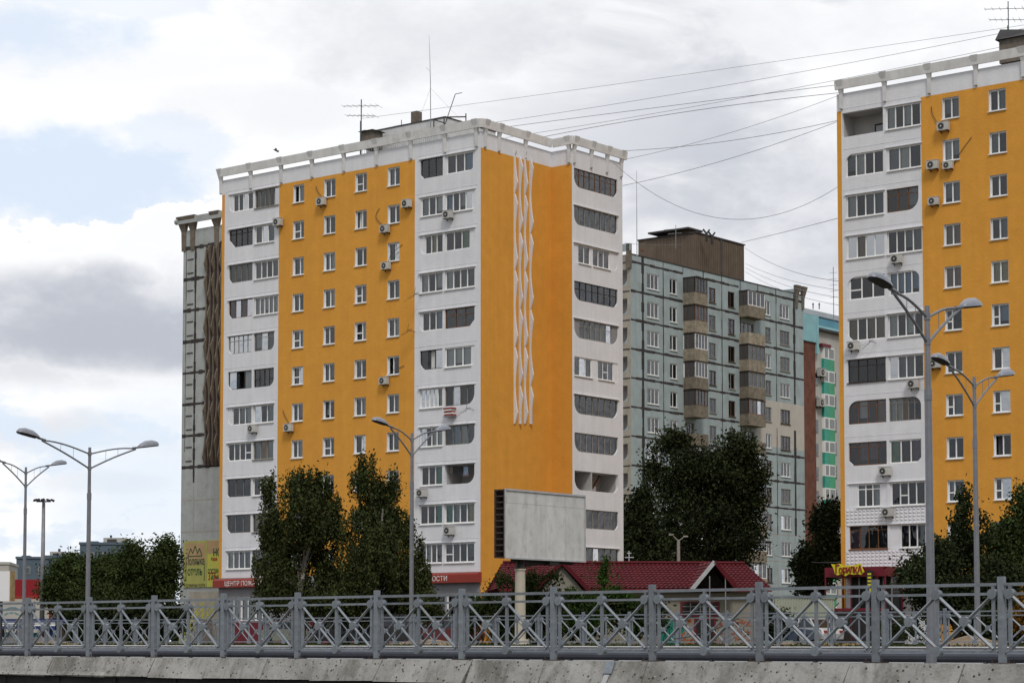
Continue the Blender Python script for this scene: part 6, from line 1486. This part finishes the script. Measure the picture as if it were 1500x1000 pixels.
for i, ch in enumerate('ГОРИЛКА'):
    dz = [.22,.20,.02,.2,.24,.18,.2][i]; sc_ = [1.12,.72,1.0,.78,.78,.8,.98][i]
    text('lettering', ch, sh*sc_, M['redsign'], lb, (xs0+sw*(.05+i*.135), -.42-.001*i, zs0+sh*(dz-.02)), (R(90),0,0), .015, 'LEFT', .78, .02)
b = MB(); xv, zv = B.fx(1273.5, 835, -2.9); xv -= x0_; b.box(xv-.22, xv+.22, -.3, -.22, zv-1.0+.19, zv+.19, 0)
for i in range(4): b.box(xv-.13, xv+.13, -.32, -.301, zv-.1-i*.23+.0, zv+.02-i*.23, 1)
b.box(xv-.25, xv+.25, -.31, -.21, zv-1.45+.19, zv-1.02+.19, 1)
b.build('hanging_sign', [M['ironblack'], M['yellowsign']], pv)

# distant band of trees closing the horizon
Cd = []
for i in range(9000):
    az_ = rnd.uniform(-16.5, 16.5); Yd = rnd.uniform(300, 330); x = math.tan(R(az_))*Yd; top = 3.0+2.6*(mnoise.noise(Vector((x*.05,1,0)))+.3)+.8*mnoise.noise(Vector((x*.3,4,0))); Cd.append((x, Yd, -.2+max(.5,top)*rnd.random()**.7))
tag(leaves('far_trees', np.array(Cd), .75, M['leaf_elm'], None, .8), 'far band of trees along the horizon behind everything', 'trees', None, 'stuff')
# low maroon wall and doors at the foot of block A
b = MB(); xa_ = A.fx(343, 910, -3)[0]; b.box(xa_, A.fx(700,910,-3)[0], -3.1, -3.0, 0, A.fx(450,908,-3)[1]+.19)
prop('low_wall', 'low maroon panel wall along the foot of the centre block', 'wall', b, M['maroon'], (A.o.x,A.o.y,-.19), ROT)
b = MB()
for u, w_ in ((462,1.6),(478,1.6),(496,1.4)):
    x, z = A.fx(u, 880); b.box(x-w_/2, x+w_/2, -.09, -.03, 0, z, 0); b.box(x-w_/2+.15, x+w_/2-.15, -.11, -.091, .2, z-.2, 1)
b.build('door', [M['maroon'], M['ironblack']], WA, (0,0,-.19))

# ------------------------------------------------------------------ parked cars
def car(u, Y, ang, col, label, kind='sedan'):
    p = at(u, 940, Y); m = mat('car_paint', col, .28, .03, 2, spec=.6, metal=.1)
    t = thing('parked_car', label, 'car', (p.x, p.y, -.184), ang, 'cars parked behind the fences')
    suv = kind == 'suv'; zb = .55+.1*suv; hw = .84
    body = [(-2.1,.32),(-2.15,.6),(-2.05,.86+.1*suv),(-1.5,.93+.12*suv),(1.0,.93+.12*suv),(1.95,.80+.1*suv),(2.12,.62),(2.12,.34),(1.75,.24),(-1.8,.24)]
    b = MB(); n = len(body)
    for y0, y1, sx in ((-hw,-hw+.1,.97),(-hw+.1,hw-.1,1.),(hw-.1,hw,.97)): pass
    vs = []
    for y, s in ((-hw,.97),(-hw+.09,1.0),(hw-.09,1.0),(hw,.97)): vs += [(x*s, y, .24+(z-.24)*(s if z > .3 else 1)) for x,z in body]
    fs = [tuple(range(n)), tuple(range(4*n-1,3*n-1,-1))]+[(k*n+i, k*n+(i+1)%n, (k+1)*n+(i+1)%n, (k+1)*n+i) for k in range(3) for i in range(n)]
    b.add(vs, fs)
    zt = 1.42+.3*suv; zb = .93+.11*suv
    cab = [(-1.75 if suv else -1.45,zb),(-1.45 if suv else -.95,zt),(.35,zt),(1.05,zb)]
    rf = [(-.93*1.0-(.5 if suv else 0),hw-.22,zt+.001),(.33,hw-.22,zt+.001)]
    b.box(rf[0][0], rf[1][0], -(hw-.22), hw-.22, zt-.03, zt+.02)
    for s in (-1, 1):
        for (x0,z0),(x1,z1) in (((cab[0][0],zb),(cab[1][0],zt)),((cab[3][0],zb),(cab[2][0],zt)),((-.15,zb),(-.15,zt))): b.bar((x0,s*(hw-.08),z0),(x1,s*(hw-.23),z1), .07)
    b.build('body', m, t)
    b = MB(); vs = [(cab[0][0],-(hw-.09),zb),(cab[3][0],-(hw-.09),zb),(cab[3][0],hw-.09,zb),(cab[0][0],hw-.09,zb),(cab[1][0],-(hw-.25),zt-.03),(cab[2][0],-(hw-.25),zt-.03),(cab[2][0],hw-.25,zt-.03),(cab[1][0],hw-.25,zt-.03)]
    b.add(vs, [(0,1,5,4),(1,2,6,5),(2,3,7,6),(3,0,4,7)]); b.build('windows', M['carglass'], t)
    for x in (-1.35, 1.35):
        for s in (-1, 1):
            b = MB(); b.disc((0,0), .32, -.09, .09, 18); w_ = b.build('wheel', M['rubber'], t, (x, s*(hw-.06), .32)); b = MB(); b.disc((0,0), .2, -.10, .10, 12); b.build('rim', M['alu'], w_)
    for s in (-1, 1):
        b = MB(); b.box(2.07,2.125,s*.6-.14,s*.6+.14,.6,.72); b.build('headlight', M['pvc'], t); b = MB(); b.box(-2.15,-2.1,s*.6-.14,s*.6+.14,.62,.78); b.build('tail_light', M['signred'], t)
    return t
ca = math.atan2(XH.y, XH.x)
car(430, 132, ca, (.42,.44,.36), 'white sedan parked behind the far fence, left in the row')
car(497, 130, ca+math.pi, (.02,.022,.035), 'dark hatchback next to the white sedan', 'suv')
car(543, 128, ca+.1, (.035,.045,.07), 'dark blue car in the middle of the parked row')
car(597, 124, ca, (.012,.012,.014), 'black off roader behind the slender lamp post', 'suv')
car(655, 122, ca+math.pi, (.10,.012,.016), 'dark red car at the right end of the parked row')
car(1140, 116, ca+.5, (.06,.08,.12), 'slate blue car beside the pale green fence')
car(1180, 118, ca+2.9, (.5,.5,.5), 'small white car in front of the pale green fence')
# market awning at the far left
p = at(40, 925, 128); t = thing('market_stall', 'row stall with a blue and white awning behind the far fence at the left', 'stall', (p.x,p.y,-.19), -.25)
b = MB(); zt_ = at(40,906,128).z+.19; b.box(-3.2,2.2,-.8,.8,zt_-.22,zt_,0); b.box(-3.2,2.2,-.83,-.801,zt_-.42,zt_-.22,1); b.box(-3.2,2.2,-.82,-.801,zt_-.6,zt_-.421,0); b.build('awning', [M['skinblue'], M['pvc']], t)
for x in (-3.1,-.5,2.1):
    b = MB(); b.tube([(x,-.7,0),(x,-.7,zt_-.2)], .03, 5); b.build('pole', M['alu'], t)
b = MB(); b.box(-3.0,2.0,-.5,.5,0,.45,0); b.build('counter', M['greywall'], t)
gm_ = [mat('goods_'+n_, c, .7, .1, 3) for n_, c in (('white',(.5,.5,.5)),('red',(.3,.03,.03)),('blue',(.04,.08,.25)),('pink',(.4,.15,.2)),('teal',(.03,.2,.22)))]
for i in range(13):
    h_ = rnd.uniform(.25,.55); b = MB(); w_ = rnd.uniform(.22,.34); b.prism([(-w_/2,0),(w_/2,0),(w_/2*.85,h_),(-w_/2*.85,h_)], -.15, .15, 'y')
    q = Vector((p.x,p.y,-.19+.452))+Matrix.Rotation(-.25,3,'Z')@Vector((-2.8+i*.37,-.2,0)) if False else Vector((p.x+(-2.8+i*.37)*math.cos(.25), p.y-(-2.8+i*.37)*math.sin(.25), .262))
    prop('goods_bag', 'small bag of goods on the counter of the blue awning stall', 'bag', b, gm_[i%5], q, -.25, 'bags on the market counter')
# pallets and dug earth on the verge
def pallet(u, v, Y, label):
    p = at(u, v, Y); b = MB()
    for y in (-.5,0,.4): b.box(-.6,.6,y,y+.1,0,.1)
    for i in range(7): x = -.6+i*.183; b.box(x,x+.11,-.5,.5,.101,.125)
    for x in (-.6,0,.5): b.box(x,x+.1,-.55,-.501,0,.1)
    prop('wooden_pallet', label, 'pallet', b, M['pallet'], (p.x,p.y,-.185), rnd.uniform(-.5,.2))
pallet(1243, 941, 78, 'pale wooden pallet on the grass left of the maroon pavilion posts'); pallet(101, 938, 100, 'wooden pallet on the verge at the left behind the far fence'); pallet(1217, 944, 74, 'flat wooden pallet close to the kerb below the maroon pavilion')
def heap(u, Y, w, h, label):
    p = at(u, 940, Y); V = []; Fc = []; n = 22; m = 8
    for i in range(m+1):
        r = i/m
        for j in range(n):
            a = 2*math.pi*j/n; x = w*r*math.cos(a)*(1+.15*math.sin(3*a)); y = w*.6*r*math.sin(a); V.append((x,y,max(-.02,h*(1-r)**1.1*(1+.5*mnoise.noise(Vector((x*2,y*2,u)))))))
    for i in range(m):
        for j in range(n): Fc.append((i*n+j, i*n+(j+1)%n, (i+1)*n+(j+1)%n, (i+1)*n+j))
    b = MB(); b.add(V, Fc); prop('earth_heap', label, 'heap', b, M['earth'], (p.x,p.y,-.19))
heap(1420, 76, 1.6, .42, 'heap of dug earth behind the far fence under the right trees'); heap(628, 96, 2.6, .3, 'low pale earth heap behind the fence near the red car'); heap(72, 108, 2.2, .25, 'low brown earth heap left behind the far fence'); heap(1160, 84, 1.8, .16, 'flat spread of earth left of the pallets')
# drooping cable tied along the far fence
def cable(u0,v0,u1,v1,sag,label):
    a = at(u0,v0,72); c = at(u1,v1,70); b = MB(); b.tube([tuple((c-a)*(i/14)-Vector((0,0,4*sag*(i/14)*(1-i/14)))) for i in range(15)], .018, 5); prop('cable', label, 'cable', b, M['cable'], a)
cable(987,935,1082,905,.12,'black cable drooping across the far fence before the graffiti'); cable(1126,908,1152,920,.05,'short black cable end on the far fence by the green corrugated fence'); cable(1296,917,1320,906,.03,'short black cable end on the far fence by the pavilion')
# bird
p = at(404, 221, 150); b = MB()
b.tube([(-.22,0,0),(-.1,0,.02),(.08,0,.02),(.2,0,0),(.26,0,-.01)], [.01,.05,.055,.035,.008], 7)
for s in (-1,1): b.add([(-.08,s*.04,.02),(.1,s*.04,.02),(.12,s*.28,.14),(.02,s*.55,.06),(-.02,s*.3,.13)], [(0,1,2,4),(4,2,3)])
b.add([(-.2,-.03,0),(-.36,-.05,.01),(-.36,.05,.01),(-.2,.03,0)], [(0,1,2,3)])
o = prop('bird', 'small dark bird in flight left above the centre block roof', 'bird', b, M['dark'], p, .6); o.rotation_euler = (.5,.3,.6)
